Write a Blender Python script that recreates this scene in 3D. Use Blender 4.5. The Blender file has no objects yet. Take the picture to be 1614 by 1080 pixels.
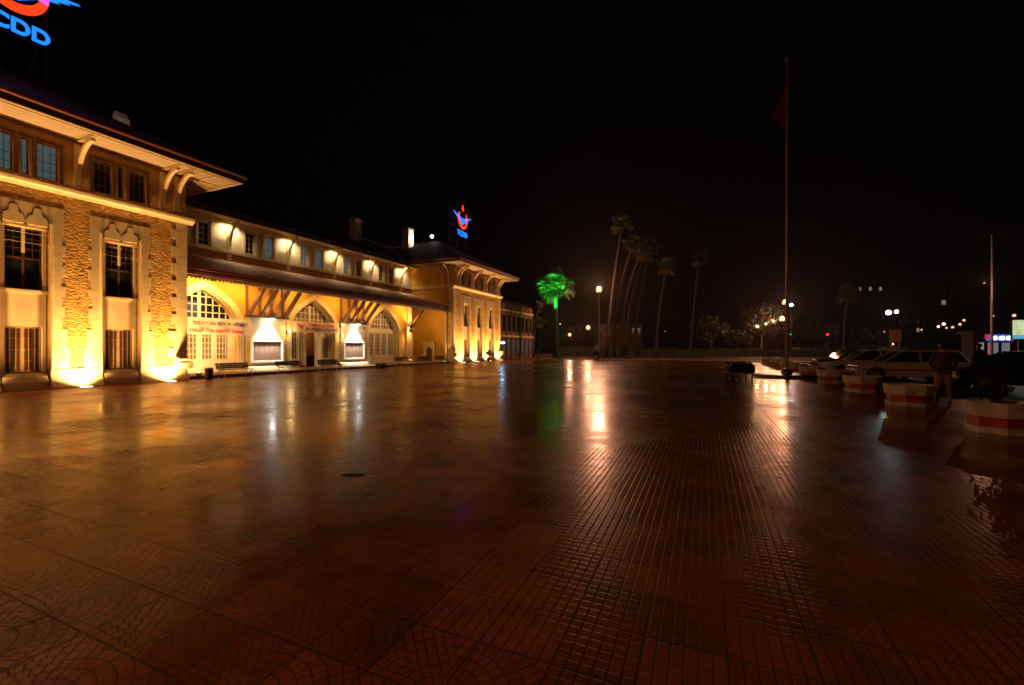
import bpy, bmesh, math, random
from mathutils import Vector, Matrix
R = math.radians
random.seed(7)
S = bpy.context.scene
COL = S.collection

# ---------------------------------------------------------------- camera
cam_d = bpy.data.cameras.new("camera"); cam = bpy.data.objects.new("camera", cam_d); COL.objects.link(cam)
cam.location = (0, 0, 1.6)
cam.rotation_euler = (R(90.0), 0, R(23.7))
cam_d.sensor_width = 36; cam_d.lens = 15.4
cam_d.shift_y = 0.0043
cam_d.clip_start = 0.05; cam_d.clip_end = 3000
cam_d.dof.use_dof = True; cam_d.dof.focus_distance = 4.5; cam_d.dof.aperture_fstop = 1.5
S.camera = cam
# ---------------------------------------------------------------- world, exposure
W = bpy.data.worlds.new("World"); S.world = W; W.use_nodes = True
bg = W.node_tree.nodes["Background"]
bg.inputs[0].default_value = (0.35, 0.22, 0.30, 1); bg.inputs[1].default_value = 0.0016
S.view_settings.view_transform = 'Standard'; S.view_settings.look = 'None'
S.view_settings.exposure = 0; S.view_settings.gamma = 1
S.cycles.use_denoising = True
S.cycles.max_bounces = 5; S.cycles.diffuse_bounces = 3; S.cycles.glossy_bounces = 3
S.cycles.sample_clamp_indirect = 4.0
S.cycles.use_light_tree = True

# ---------------------------------------------------------------- materials
def nodes_of(m):
    m.use_nodes = True
    nt = m.node_tree
    return nt, nt.nodes, nt.links
def mat(name, col, rough=0.7, var=0.25, vscale=1.5, bump=0.0, bscale=20.0, metal=0.0, spec=0.5, emit=None, es=0.0, kind=None):
    m = bpy.data.materials.new(name)
    nt, N, L = nodes_of(m)
    b = N["Principled BSDF"]
    b.inputs["Roughness"].default_value = rough
    b.inputs["Metallic"].default_value = metal
    b.inputs["Specular IOR Level"].default_value = spec
    tc = N.new("ShaderNodeNewGeometry")
    if var > 0:
        no = N.new("ShaderNodeTexNoise"); no.inputs["Scale"].default_value = vscale; no.inputs["Detail"].default_value = 6
        L.new(tc.outputs["Position"], no.inputs["Vector"])
        r = N.new("ShaderNodeMapRange"); r.inputs[1].default_value = .3; r.inputs[2].default_value = .7
        r.inputs[3].default_value = 1 - var; r.inputs[4].default_value = 1 + var * .6
        L.new(no.outputs["Fac"], r.inputs[0])
        mx = N.new("ShaderNodeMix"); mx.data_type = 'RGBA'; mx.blend_type = 'MULTIPLY'; mx.inputs[0].default_value = 1
        mx.inputs[6].default_value = (*col, 1)
        L.new(r.outputs[0], mx.inputs[7]); L.new(mx.outputs[2], b.inputs["Base Color"])
    else:
        b.inputs["Base Color"].default_value = (*col, 1)
    if bump > 0:
        if kind == 'rubble':
            vo = N.new("ShaderNodeTexVoronoi"); vo.inputs["Scale"].default_value = bscale
            mp = N.new("ShaderNodeMapping"); mp.inputs["Scale"].default_value = (1, 1, 1.9)
            no2 = N.new("ShaderNodeTexNoise"); no2.inputs["Scale"].default_value = 6
            L.new(tc.outputs["Position"], mp.inputs["Vector"]); L.new(mp.outputs[0], vo.inputs["Vector"])
            L.new(tc.outputs["Position"], no2.inputs["Vector"])
            ve = N.new("ShaderNodeTexVoronoi"); ve.feature = 'DISTANCE_TO_EDGE'; ve.inputs["Scale"].default_value = bscale
            L.new(mp.outputs[0], ve.inputs["Vector"])
            er = N.new("ShaderNodeMapRange"); er.inputs[2].default_value = .16; L.new(ve.outputs["Distance"], er.inputs[0])
            no2.inputs["Scale"].default_value = 14; no2.inputs["Detail"].default_value = 5
            ad = N.new("ShaderNodeMath"); ad.operation = 'ADD'
            L.new(no2.outputs["Fac"], ad.inputs[0]); L.new(er.outputs[0], ad.inputs[1])
            h = ad.outputs[0]
            # each stone its own tint
            hs = N.new("ShaderNodeHueSaturation")
            sp = N.new("ShaderNodeSeparateColor"); L.new(vo.outputs["Color"], sp.inputs[0])
            rr = N.new("ShaderNodeMapRange"); rr.inputs[3].default_value = .75; rr.inputs[4].default_value = 1.2
            L.new(sp.outputs[0], rr.inputs[0]); L.new(rr.outputs[0], hs.inputs["Value"])
            L.new(b.inputs["Base Color"].links[0].from_socket, hs.inputs["Color"]); L.new(hs.outputs[0], b.inputs["Base Color"])
        elif kind == 'tiles':   # rows of round roof tiles
            w = N.new("ShaderNodeTexWave"); w.inputs["Scale"].default_value = bscale; w.bands_direction = 'Y'
            L.new(tc.outputs["Position"], w.inputs["Vector"])
            w2 = N.new("ShaderNodeTexWave"); w2.inputs["Scale"].default_value = bscale * .7; w2.bands_direction = 'X'; w2.wave_profile = 'SAW'
            L.new(tc.outputs["Position"], w2.inputs["Vector"])
            ad = N.new("ShaderNodeMath"); ad.operation = 'ADD'
            L.new(w.outputs["Fac"], ad.inputs[0]); L.new(w2.outputs["Fac"], ad.inputs[1]); h = ad.outputs[0]
        else:
            no2 = N.new("ShaderNodeTexNoise"); no2.inputs["Scale"].default_value = bscale; no2.inputs["Detail"].default_value = 5
            L.new(tc.outputs["Position"], no2.inputs["Vector"]); h = no2.outputs["Fac"]
        bp = N.new("ShaderNodeBump"); bp.inputs["Strength"].default_value = 1; bp.inputs["Distance"].default_value = bump
        L.new(h, bp.inputs["Height"]); L.new(bp.outputs[0], b.inputs["Normal"])
    if emit:
        b.inputs["Emission Color"].default_value = (*emit, 1); b.inputs["Emission Strength"].default_value = es
    return m

M = dict(
 rubble=mat("rubble stone", (.50, .28, .065), .9, .2, 2, .018, 4.6, kind='rubble'),
 cream=mat("cream cut stone", (.64, .50, .28), .8, .12, 3, .006, 30),
 ochre=mat("ochre plaster", (.56, .31, .035), .85, .12, 1.2, .004, 40),
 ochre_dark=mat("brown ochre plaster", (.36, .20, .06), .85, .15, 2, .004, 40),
 white=mat("white paint", (.72, .68, .60), .6, .08, 4),
 white_wall=mat("pale upper plaster", (.60, .52, .38), .85, .15, 2.5, .008, 25),
 soffit=mat("soffit boards", (.38, .28, .19), .8, .1, 3),
 soffit_trim=mat('soffit batten paint', (.52, .39, .22), .8, .1, 3),
 brown=mat("brown timber", (.16, .075, .03), .6, .3, 6, .003, 30),
 grille=mat('tan window grille', (.26, .16, .08), .7, .2, 5),
 sash=mat('dark red sash timber', (.085, .030, .012), .5, .3, 6),
 dark=mat("dark timber", (.035, .022, .015), .6, .3, 6),
 redtrim=mat("red brown trim", (.20, .055, .03), .5, .2, 3),
 roof=mat("roof tiles", (.085, .036, .022), .7, .35, 3, .03, 3.2, kind='tiles'),
 canopy=mat("canopy tiles", (.50, .25, .16), .6, .45, 5),
 glass_dark=mat("dark window glass", (.012, .014, .018), .12, 0),
 glass_blue=mat("window glass with cool light behind", (.03, .04, .045), .15, .3, 3, emit=(.20, .34, .36), es=.22),
 glass_dim=mat('faintly glowing pale glass', (.10, .13, .16), .3, .3, 2, emit=(.2, .3, .45), es=.035),  # weak blue emission makes these panes look pale
 glass_tan=mat("tan pane glass", (.20, .13, .07), .25, .3, 5),  # panes coloured tan, tone varied by noise
 glass_brown=mat("brown pane glass", (.09, .045, .02), .3, .3, 5),  # panes of plain brown, slightly varied
 glass_warm=mat("glass with warm hall behind", (.1, .05, .02), .2, .3, 4, emit=(.5, .19, .03), es=.18),
 steel=mat("galvanised steel", (.30, .29, .27), .4, .2, 5, metal=.6),
 black=mat("black metal", (.012, .012, .012), .75, .2, 6),
 chim=mat("chimney render", (.55, .50, .42), .85, .2, 2),
 panel=mat("brown pinboard", (.22, .12, .08), .5, .2, 9),
 trunk=mat("palm bark", (.030, .018, .011), .9, .4, 3, .03, 14),
 frond=mat("palm leaf", (.024, .045, .013), .6, .5, 3),
 frond_dry=mat("dry palm leaf", (.07, .045, .025), .8, .4, 4),
 leaf=mat("leaves", (.020, .022, .008), .6, .5, 1.2),
 bark=mat("tree bark", (.10, .07, .05), .9, .3, 5),
 hedge=mat("hedge leaves", (.022, .026, .012), .7, .5, 3),
 fabric_b=mat("white banner cloth", (.80, .70, .64), .8, .05, 4),
 fabric_p=mat("pink banner cloth", (.75, .52, .45), .8, .05, 4),
 ink=mat("dark print", (.06, .03, .05), .7, 0),
 inkr=mat("red print", (.60, .05, .02), .7, 0),
 rubber=mat("tyre rubber", (.015, .015, .015), .8, .1),
 brick=mat("old brown brick", (.22, .12, .075), .85, .3, 2, .01, 20),
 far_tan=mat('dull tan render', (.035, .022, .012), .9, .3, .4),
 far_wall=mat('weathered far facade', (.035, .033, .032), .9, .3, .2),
 concrete=mat("concrete", (.28, .26, .24), .85, .25, 2),
)
def emis(name, c, s):
    m = bpy.data.materials.new(name); nt, N, L = nodes_of(m)
    b = N["Principled BSDF"]; b.inputs["Base Color"].default_value = (.02, .02, .02, 1)
    b.inputs["Emission Color"].default_value = (*c, 1); b.inputs["Emission Strength"].default_value = s
    return m
M['e_warm'] = emis("sodium glow", (1, .62, .25), 4)
M['e_sod'] = emis("street lamp glow", (1, .46, .22), 2.1)
M['e_white'] = emis("metal halide glow", (.95, 1, .97), 16)
M['e_cool'] = emis("cool lamp glow", (.75, .9, 1), 12)
M['e_blue'] = emis("blue lamp glow", (.35, .65, 1), 9)
M['e_up'] = emis("ground lamp glow", (1, .93, .72), 8)
M['n_blue'] = emis("blue neon", (.012, .21, 1), 1.5)
M['n_red'] = emis("red neon", (1, .045, .008), 1.5)
M['n_mix'] = emis("violet glow overlap", (.8, .10, .75), 1.2)  # violet emission painted where red and blue glows overlap
M['e_red'] = emis("red signal", (1, .03, .01), 3)
M['e_green'] = emis("green signal", (.05, .9, .5), 1.2)
M['e_win'] = emis("far window light", (1, .7, .4), .25)
M['e_signw'] = emis('white sign letters', (.75, .85, 1), 2.2)

# wet paving
def paving():
    m = bpy.data.materials.new("wet patterned paving tiles"); nt, N, L = nodes_of(m)
    b = N["Principled BSDF"]
    g = N.new("ShaderNodeNewGeometry"); sx = N.new("ShaderNodeSeparateXYZ"); L.new(g.outputs["Position"], sx.inputs[0])
    def mth(op, a, c=None, clamp=False):
        n = N.new("ShaderNodeMath"); n.operation = op; n.use_clamp = clamp
        for i, v in enumerate((a, c)):
            if v is None: continue
            if isinstance(v, (int, float)): n.inputs[i].default_value = v
            else: L.new(v, n.inputs[i])
        return n.outputs[0]
    T = .41
    X = mth('ADD', sx.outputs[0], .30 + T * 200); Y = mth('ADD', sx.outputs[1], -1.28 + T * 200)
    def line(v, period, width):     # 1 on the tile, 0 in the groove
        f = mth('FRACT', mth('DIVIDE', v, period))
        d = mth('MULTIPLY', mth('MINIMUM', f, mth('SUBTRACT', 1, f)), period)
        return mth('SMOOTH_MIN', mth('DIVIDE', d, width), 1.0, True)
    jx = line(X, T, .013); jy = line(Y, T, .012)
    joint = mth('MINIMUM', jx, jy)
    gx = line(X, T / 6, .008); gy = line(Y, T / 6, .006)
    gy2 = mth('ADD', mth('MULTIPLY', gy, .58), .42)
    grid = mth('MINIMUM', gx, gy2)
    # fans
    px = mth('PINGPONG', X, T); py = mth('MULTIPLY', mth('FRACT', mth('DIVIDE', Y, T)), T)
    r = mth('SQRT', mth('ADD', mth('MULTIPLY', px, px), mth('MULTIPLY', py, py)))
    ring = line(r, T / 6, .007)
    k = mth('ADD', mth('FLOOR', mth('DIVIDE', r, T / 6)), 1.0)
    an = mth('MULTIPLY', mth('ARCTAN2', py, px), 1.2)
    arc = mth('MULTIPLY', mth('MULTIPLY', an, k), 1.0)
    f = mth('FRACT', arc); dd = mth('MULTIPLY', mth('MINIMUM', f, mth('SUBTRACT', 1, f)), 1.0)
    rad = mth('SMOOTH_MIN', mth('DIVIDE', dd, .13), 1.0, True)
    fan = mth('MINIMUM', ring, rad)
    isfan = mth('MULTIPLY', mth('LESS_THAN', sx.outputs[1], 2.07), mth('LESS_THAN', sx.outputs[0], -.72))
    isfan = mth('MAXIMUM', isfan, mth('MULTIPLY', mth('LESS_THAN', sx.outputs[1], 2.49), mth('LESS_THAN', sx.outputs[0], -4.4)))
    pat = mth('ADD', mth('MULTIPLY', fan, isfan), mth('MULTIPLY', grid, mth('SUBTRACT', 1, isfan)))
    pat = mth('MINIMUM', pat, joint)
    # wetness patches
    n1 = N.new("ShaderNodeTexNoise"); n1.inputs["Scale"].default_value = .35; n1.inputs["Detail"].default_value = 5; n1.inputs["Roughness"].default_value = .6
    mp = N.new("ShaderNodeMapping"); mp.inputs["Scale"].default_value = (1, .8, 1); L.new(g.outputs["Position"], mp.inputs[0]); L.new(mp.outputs[0], n1.inputs["Vector"])
    n2 = N.new("ShaderNodeTexNoise"); n2.inputs["Scale"].default_value = 3.2; n2.inputs["Detail"].default_value = 4; L.new(g.outputs["Position"], n2.inputs["Vector"])
    n3 = N.new("ShaderNodeTexNoise"); n3.inputs["Scale"].default_value = 60; n3.inputs["Detail"].default_value = 3; L.new(g.outputs["Position"], n3.inputs["Vector"])
    wet = mth('ADD', mth('MULTIPLY', n1.outputs["Fac"], .75), mth('MULTIPLY', n2.outputs["Fac"], .25))
    wr = N.new("ShaderNodeMapRange"); wr.inputs[1].default_value = .42; wr.inputs[2].default_value = .60; L.new(wet, wr.inputs[0])   # 1 = standing water
    # tile-to-tile variation
    fl = N.new("ShaderNodeCombineXYZ"); L.new(mth('FLOOR', mth('DIVIDE', X, T)), fl.inputs[0]); L.new(mth('FLOOR', mth('DIVIDE', Y, T)), fl.inputs[1])
    wn = N.new("ShaderNodeTexWhiteNoise"); wn.noise_dimensions = '3D'; L.new(fl.outputs[0], wn.inputs["Vector"])
    # rightwards the paving dries into rough ribbed tiles
    rough = mth('ADD', mth('MULTIPLY', mth('SUBTRACT', 1, wr.outputs[0]), .19), .085)
    rough = mth('ADD', rough, mth('MULTIPLY', wn.outputs["Value"], .025))
    rough = mth('ADD', rough, mth('MULTIPLY', mth('SUBTRACT', 1, pat), .40))
    L.new(rough, b.inputs["Roughness"])
    val = mth('MULTIPLY', mth('ADD', mth('MULTIPLY', pat, .90), .10), mth('ADD', mth('MULTIPLY', wn.outputs["Value"], .35), .8))
    val = mth('MULTIPLY', val, mth('ADD', mth('MULTIPLY', n2.outputs["Fac"], .7), .62))
    n4 = N.new("ShaderNodeTexNoise"); n4.inputs["Scale"].default_value = 1.1; n4.inputs["Detail"].default_value = 9; n4.inputs["Roughness"].default_value = .72; L.new(g.outputs["Position"], n4.inputs["Vector"])
    st = N.new("ShaderNodeMapRange"); st.inputs[1].default_value = .36; st.inputs[2].default_value = .56; st.inputs[3].default_value = .45; st.inputs[4].default_value = 1.1; L.new(n4.outputs["Fac"], st.inputs[0])
    val = mth('MULTIPLY', val, st.outputs[0])
    mx = N.new("ShaderNodeMix"); mx.data_type = 'RGBA'; mx.blend_type = 'MULTIPLY'; mx.inputs[0].default_value = 1
    mx.inputs[6].default_value = (.34, .108, .028, 1); L.new(val, mx.inputs[7]); L.new(mx.outputs[2], b.inputs["Base Color"])
    L.new(mth("ADD", mth("MULTIPLY", mth("MULTIPLY", pat, mth("ADD", mth("MULTIPLY", wr.outputs[0], .32), .22)), 1.0), .04), b.inputs["Specular IOR Level"])
    hgt = mth('ADD', mth('MULTIPLY', pat, mth('SUBTRACT', 1.0, mth('MULTIPLY', wr.outputs[0], .72))), mth('MULTIPLY', n3.outputs["Fac"], .17))
    hgt = mth('ADD', hgt, mth('MULTIPLY', n2.outputs["Fac"], .85))
    bp = N.new("ShaderNodeBump"); bp.inputs["Strength"].default_value = .8; bp.inputs["Distance"].default_value = .0024
    L.new(hgt, bp.inputs["Height"]); L.new(bp.outputs[0], b.inputs["Normal"])
    return m
M['paving'] = paving()
M['asphalt'] = mat("wet asphalt", (.045, .042, .040), .35, .4, 1.2, .006, 40)
M['soil'] = mat("dark park ground", (.05, .035, .02), .8, .4, .8, .02, 6)
M['kerb'] = mat("kerb stone", (.20, .15, .11), .6, .3, 2)

# ---------------------------------------------------------------- mesh helpers
def tag(o, label=None, cat=None, group=None, kind=None):
    if label: o['label'] = label
    if cat: o['category'] = cat
    if group: o['group'] = group
    if kind: o['kind'] = kind
    return o
def empty(name, loc=(0, 0, 0), rz=0, parent=None):
    o = bpy.data.objects.new(name, None); COL.objects.link(o); o.location = loc; o.rotation_euler = (0, 0, rz)
    o.empty_display_size = .2
    if parent: o.parent = parent
    return o
class MB:
    def __init__(s): s.v = []; s.f = []; s.mi = []; s.cur = 0
    def add(s, vs, fs):
        n = len(s.v); s.v += [tuple(v) for v in vs]
        for f in fs: s.f.append(tuple(i + n for i in f)); s.mi.append(s.cur)
        return s
    def box(s, x0, x1, y0, y1, z0, z1):
        if x0 > x1: x0, x1 = x1, x0
        if y0 > y1: y0, y1 = y1, y0
        return s.add([(x0,y0,z0),(x1,y0,z0),(x1,y1,z0),(x0,y1,z0),(x0,y0,z1),(x1,y0,z1),(x1,y1,z1),(x0,y1,z1)],
              [(0,3,2,1),(4,5,6,7),(0,1,5,4),(1,2,6,5),(2,3,7,6),(3,0,4,7)])
    def prism(s, pts, a, b, axis='y'):
        # pts: polygon in the plane across `axis`; extruded a..b
        n = len(pts)
        def P(p, t): return (p[0], t, p[1]) if axis == 'y' else ((t, p[0], p[1]) if axis == 'x' else (p[0], p[1], t))
        vs = [P(p, a) for p in pts] + [P(p, b) for p in pts]
        fs = [tuple(range(n)), tuple(reversed(range(n, 2*n)))] + [(i, i+n, (i+1) % n + n, (i+1) % n) for i in range(n)]
        return s.add(vs, fs)
    def strip(s, outer, inner, a, b, axis='y'):
        # band between two equally long polylines, extruded a..b, built as quads
        n = len(outer)
        def P(p, t): return (p[0], t, p[1]) if axis == 'y' else (t, p[0], p[1])
        vs = [P(p, a) for p in outer] + [P(p, a) for p in inner] + [P(p, b) for p in outer] + [P(p, b) for p in inner]
        fs = []
        for i in range(n-1):
            fs += [(i, i+1, n+i+1, n+i), (2*n+i, 3*n+i, 3*n+i+1, 2*n+i+1), (i, 2*n+i, 2*n+i+1, i+1), (n+i, n+i+1, 3*n+i+1, 3*n+i)]
        fs += [(0, n, 3*n, 2*n), (n-1, 3*n-1, 4*n-1, 2*n-1)]
        return s.add(vs, fs)
    def tube(s, pts, rad, seg=8, cap=True):
        pts = [Vector(p) for p in pts]
        if not isinstance(rad, (list, tuple)): rad = [rad]*len(pts)
        vs = []; 
        for i, p in enumerate(pts):
            d = (pts[min(i+1, len(pts)-1)] - pts[max(i-1, 0)]).normalized()
            u = d.orthogonal().normalized() if abs(d.z) < .99 else Vector((1, 0, 0))
            if abs(d.z) < .99: u = d.cross(Vector((0, 0, 1))).normalized()
            w = d.cross(u).normalized()
            for k in range(seg):
                a = 2*math.pi*k/seg
                vs.append(p + (u*math.cos(a) + w*math.sin(a))*rad[i])
        fs = []
        for i in range(len(pts)-1):
            for k in range(seg):
                k2 = (k+1) % seg
                fs.append((i*seg+k, i*seg+k2, (i+1)*seg+k2, (i+1)*seg+k))
        if cap: fs += [tuple(reversed(range(seg))), tuple(range((len(pts)-1)*seg, len(pts)*seg))]
        return s.add(vs, fs)
    def beam(s, p, q, w, h):
        p = Vector(p); q = Vector(q); d = (q-p).normalized()
        u = d.cross(Vector((0, 0, 1))); u = u.normalized() if u.length > 1e-4 else Vector((1, 0, 0))
        t = u.cross(d).normalized()
        vs = [c + u*a*w/2 + t*b*h/2 for c in (p, q) for a, b in ((-1,-1),(1,-1),(1,1),(-1,1))]
        return s.add(vs, [(0,3,2,1),(4,5,6,7),(0,1,5,4),(1,2,6,5),(2,3,7,6),(3,0,4,7)])
    def lathe(s, prof, c=(0,0,0), seg=16):
        vs = []; n = len(prof)
        for r, z in prof:
            for k in range(seg):
                a = 2*math.pi*k/seg; vs.append((c[0]+r*math.cos(a), c[1]+r*math.sin(a), c[2]+z))
        fs = []
        for i in range(n-1):
            for k in range(seg):
                k2 = (k+1) % seg; fs.append((i*seg+k, i*seg+k2, (i+1)*seg+k2, (i+1)*seg+k))
        fs += [tuple(reversed(range(seg))), tuple(range((n-1)*seg, n*seg))]
        return s.add(vs, fs)
    def sphere(s, c, r, seg=12, rings=7, sz=1):
        return s.lathe([(max(.001, r*math.sin(math.pi*i/rings)), -r*sz*math.cos(math.pi*i/rings)) for i in range(rings+1)], c, seg)
    def build(s, name, m, parent=None, smooth=False, bevel=0, recalc=True):
        me = bpy.data.meshes.new(name); me.from_pydata(s.v, [], s.f)
        ms = m if isinstance(m, (list, tuple)) else [m]
        for q in ms: me.materials.append(M[q] if isinstance(q, str) else q)
        if len(ms) > 1: me.polygons.foreach_set("material_index", s.mi)
        if recalc:
            bm = bmesh.new(); bm.from_mesh(me); bmesh.ops.recalc_face_normals(bm, faces=bm.faces)
            bm.to_mesh(me); bm.free()
        if smooth: me.polygons.foreach_set("use_smooth", [True]*len(me.polygons))
        me.update()
        o = bpy.data.objects.new(name, me); COL.objects.link(o)
        if parent: o.parent = parent
        if bevel:
            b = o.modifiers.new("bevel", 'BEVEL'); b.width = bevel; b.segments = 2; b.limit_method = 'ANGLE'; b.angle_limit = R(40)
        return o
def children(o): return [c for c in bpy.data.objects if c.parent == o]
def copy_tree(o, parent=None, link=None):
    kids = {}
    for c in bpy.data.objects:
        if c.parent: kids.setdefault(c.parent.name, []).append(c)
    def rec(q, par):
        c = q.copy(); COL.objects.link(c); c.parent = par
        for ch in kids.get(q.name, []): rec(ch, c)
        return c
    return rec(o, parent)
def text(name, body, size, m, parent, loc, rot, ext=.01, off=0.0, align='LEFT', sx=1.0):
    cu = bpy.data.curves.new(name, 'FONT'); cu.body = body; cu.size = size; cu.extrude = ext; cu.offset = off; cu.align_x = align
    t = bpy.data.objects.new(name, cu); COL.objects.link(t)
    dg = bpy.context.evaluated_depsgraph_get()
    me = bpy.data.meshes.new_from_object(t.evaluated_get(dg)); me.name = name
    bpy.data.objects.remove(t); bpy.data.curves.remove(cu)
    o = bpy.data.objects.new(name, me); COL.objects.link(o)
    me.materials.clear(); me.materials.append(M[m] if isinstance(m, str) else m)
    o.parent = parent; o.location = loc; o.rotation_euler = rot; o.scale = (sx, 1, 1)
    return o
def lamp(kind, loc, energy, col, parent=None, aim=None, cone=None, blend=1.0, rad=.05, name="lamp_light"):
    d = bpy.data.lights.new(name, kind); d.energy = energy; d.color = col; d.shadow_soft_size = rad
    if kind == 'SPOT': d.spot_size = R(cone); d.spot_blend = blend
    o = bpy.data.objects.new(name, d); COL.objects.link(o); o.location = loc
    if aim is not None: o.rotation_euler = Vector(aim).to_track_quat('-Z', 'Y').to_euler()
    if parent: o.parent = parent
    return o
SOD = (1, .50, .13); SOD2 = (1, .53, .17); STREET = (1, .42, .22); REDS = (1, .38, .15)

# ---------------------------------------------------------------- setting
g = MB(); g.box(-1200, 1200, -400, 1800, -.6, -.12); tag(g.build('ground', 'soil'), kind='structure')
g = MB(); g.box(-45, 5.75, -14, 52, -.11, 0); tag(g.build('plaza_paving', 'paving'), kind='structure')
g = MB(); g.box(5.75, 60, -14, 52, -.11, -.004); tag(g.build('car_park_paving', 'asphalt'), kind='structure')
g = MB(); g.box(-70, 60, 52, 52.25, -.1, .10); tag(g.build('kerb', 'kerb', bevel=.02), kind='structure')
g = MB(); g.box(-70, 60, 52.25, 57, -.1, .04); tag(g.build('footpath', 'kerb'), kind='structure')
g = MB(); g.box(-400, 400, 110, 122, -.115, -.05); tag(g.build('road', 'asphalt'), kind='structure')

# ================================================================ station
ST = empty('station_building', (-28, 25, 0))
tag(ST, 'long two storey railway station of ochre stone and cream trim, floodlit amber', 'railway station')
off = Vector((28, -25, 0))     # parts are written in world coordinates
def fix(o):
    o.location = Vector(o.location) + off
    return o
def sp(mb, name, m, parent=None, **k):
    o = mb.build(name, m, parent or ST, **k)
    if parent is None: fix(o)
    return o

def arch_z(a, spring, H):
    a = min(1, abs(a))
    return spring + H*(.62*math.sqrt(max(0, 1-a*a)) + .38*(1-a))
def wall_holes(mb, x, y0, y1, z0, z1, holes, depth=.3, back=True):
    """wall sheet facing +X at x with rectangular or shaped holes: (ya, yb, za, ztop) where ztop is a number or a function of y"""
    ys = {y0, y1}
    for (a, b, za, zt) in holes:
        ys |= {a, b}
        if callable(zt):
            n = 36
            ys |= {a + (b-a)*i/n for i in range(n+1)}
    ys = sorted(y for y in ys if y0 <= y <= y1)
    for ya, yb in zip(ys, ys[1:]):
        ym = (ya+yb)/2
        hs = sorted([h for h in holes if h[0]-1e-6 < ym < h[1]+1e-6], key=lambda h: h[2])
        lo_a = lo_b = z0
        for h in hs:
            za = h[2]; ta, tb = (h[3](ya), h[3](yb)) if callable(h[3]) else (h[3], h[3])
            if za > min(lo_a, lo_b) + 1e-6:
                mb.add([(x,ya,lo_a),(x,yb,lo_b),(x,yb,za),(x,ya,za)], [(0,1,2,3)])
            mb.add([(x,ya,ta),(x,yb,tb),(x-depth,yb,tb),(x-depth,ya,ta)], [(0,1,2,3)])     # head
            mb.add([(x,ya,za),(x,yb,za),(x-depth,yb,za),(x-depth,ya,za)], [(3,2,1,0)])     # sill
            lo_a, lo_b = ta, tb
        mb.add([(x,ya,lo_a),(x,yb,lo_b),(x,yb,z1),(x,ya,z1)], [(0,1,2,3)])
    for (a, b, za, zt) in holes:
        for y, s in ((a, 1), (b, -1)):
            t = zt(y + 1e-5*s) if callable(zt) else zt
            mb.add([(x,y,za),(x,y,t),(x-depth,y,t),(x-depth,y,za)], [(0,1,2,3)])

def window(x, yc, z0, w, h, cols, rows, fm, gm, fw=.05, bw=.022, parent=None, ztop=None, transom=None, mull=None, name='window', up=False):
    """window at plane x facing +X: the part is its frame with glazing bars, its glass a child"""
    f = MB(); y0, y1, z1 = yc-w/2, yc+w/2, z0+h
    if ztop is None:
        f.box(x-.05, x+.02, y0, y0+fw, z0, z1); f.box(x-.05, x+.02, y1-fw, y1, z0, z1)
        f.box(x-.05, x+.02, y0+fw, y1-fw, z0, z0+fw); f.box(x-.05, x+.02, y0+fw, y1-fw, z1-fw, z1)
    else:
        n = 24
        po = [(y0+w*i/n, ztop(y0+w*i/n)) for i in range(n+1)]
        pi = [(min(max(y, y0+fw), y1-fw), z-fw*1.2) for y, z in po]
        f.strip(po, pi, x-.05, x+.02, 'x')
        f.box(x-.05, x+.02, y0+fw, y1-fw, z0, z0+fw)
    for i in range(1, cols):
        y = y0 + w*i/cols
        zt = z1-fw if ztop is None else ztop(y)-fw
        b = mull if (mull and i*2 == cols) else bw
        if zt > z0+fw: f.box(x-.03, x+.012, y-b/2, y+b/2, z0+(transom if (up and b == bw) else fw), zt)
    for j in range(1, rows):
        z = z0 + h*j/rows
        b = bw
        a0, a1 = y0+fw, y1-fw
        if ztop is not None:
            while a0 < yc and ztop(a0) < z: a0 += .04
            a1 = 2*yc-a0
        if up and z < z0+transom: continue
        if a1 > a0: f.box(x-.028, x+.010, a0, a1, z-b/2, z+b/2)
    if transom: f.box(x-.04, x+.016, y0+fw, y1-fw, z0+transom-.035, z0+transom+.035)
    fo = sp(f, name, fm, parent)
    gl = MB()
    if ztop is None: gl.add([(x-.02,y0+.01,z0+.01),(x-.02,y1-.01,z0+.01),(x-.02,y1-.01,z1-.01),(x-.02,y0+.01,z1-.01)], [(0,1,2,3)])
    else:
        n = 24; p = [(y0+.02+(w-.04)*i/n) for i in range(n+1)]
        gl.add([(x-.02, y, z0+.01) for y in p] + [(x-.02, y, max(z0+.02, ztop(y)-.02)) for y in p], [(i, i+1, n+2+i, n+1+i) for i in range(n)])
    go = gl.build('glass', gm, fo, recalc=False)
    return fo

def bracket_mb(x, y, z0, z1, reach, w=.14, t=.16, side=None):
    b = MB(); n = 12
    rx, rz = reach, z1-z0
    o = [(rx*(1-math.cos(math.pi/2*i/n)), z0+rz*math.sin(math.pi/2*i/n)) for i in range(n+1)]
    i_ = []
    for k, (a, z) in enumerate(o):
        th = math.pi/2*k/n
        i_.append((a + t*math.cos(th)*.9, z - t*math.sin(th)*.9))
    if side is None:
        b.strip([(x+a, z) for a, z in o], [(x+a, z) for a, z in i_], y-w/2, y+w/2, 'y')
        b.box(x, x+.07, y-w/2-.02, y+w/2+.02, z0-.12, z1-.05)       # wall post
        b.box(x+.07, x+.26, y-w/2-.04, y+w/2+.04, z0-.16, z0-.03)   # console foot
        b.box(x+.07, x+reach+.1, y-w/2+.01, y+w/2-.01, z1+.005, z1+.09)
    else:   # bracket springing towards -Y from a side wall at y
        b.strip([(y-a, z) for a, z in o], [(y-a, z) for a, z in i_], x-w/2, x+w/2, 'x')
        b.box(x-w/2-.02, x+w/2+.02, y-.07, y, z0-.12, z1-.05)
        b.box(x-w/2-.04, x+w/2+.04, y-.26, y-.07, z0-.16, z0-.03)
    return b

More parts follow.
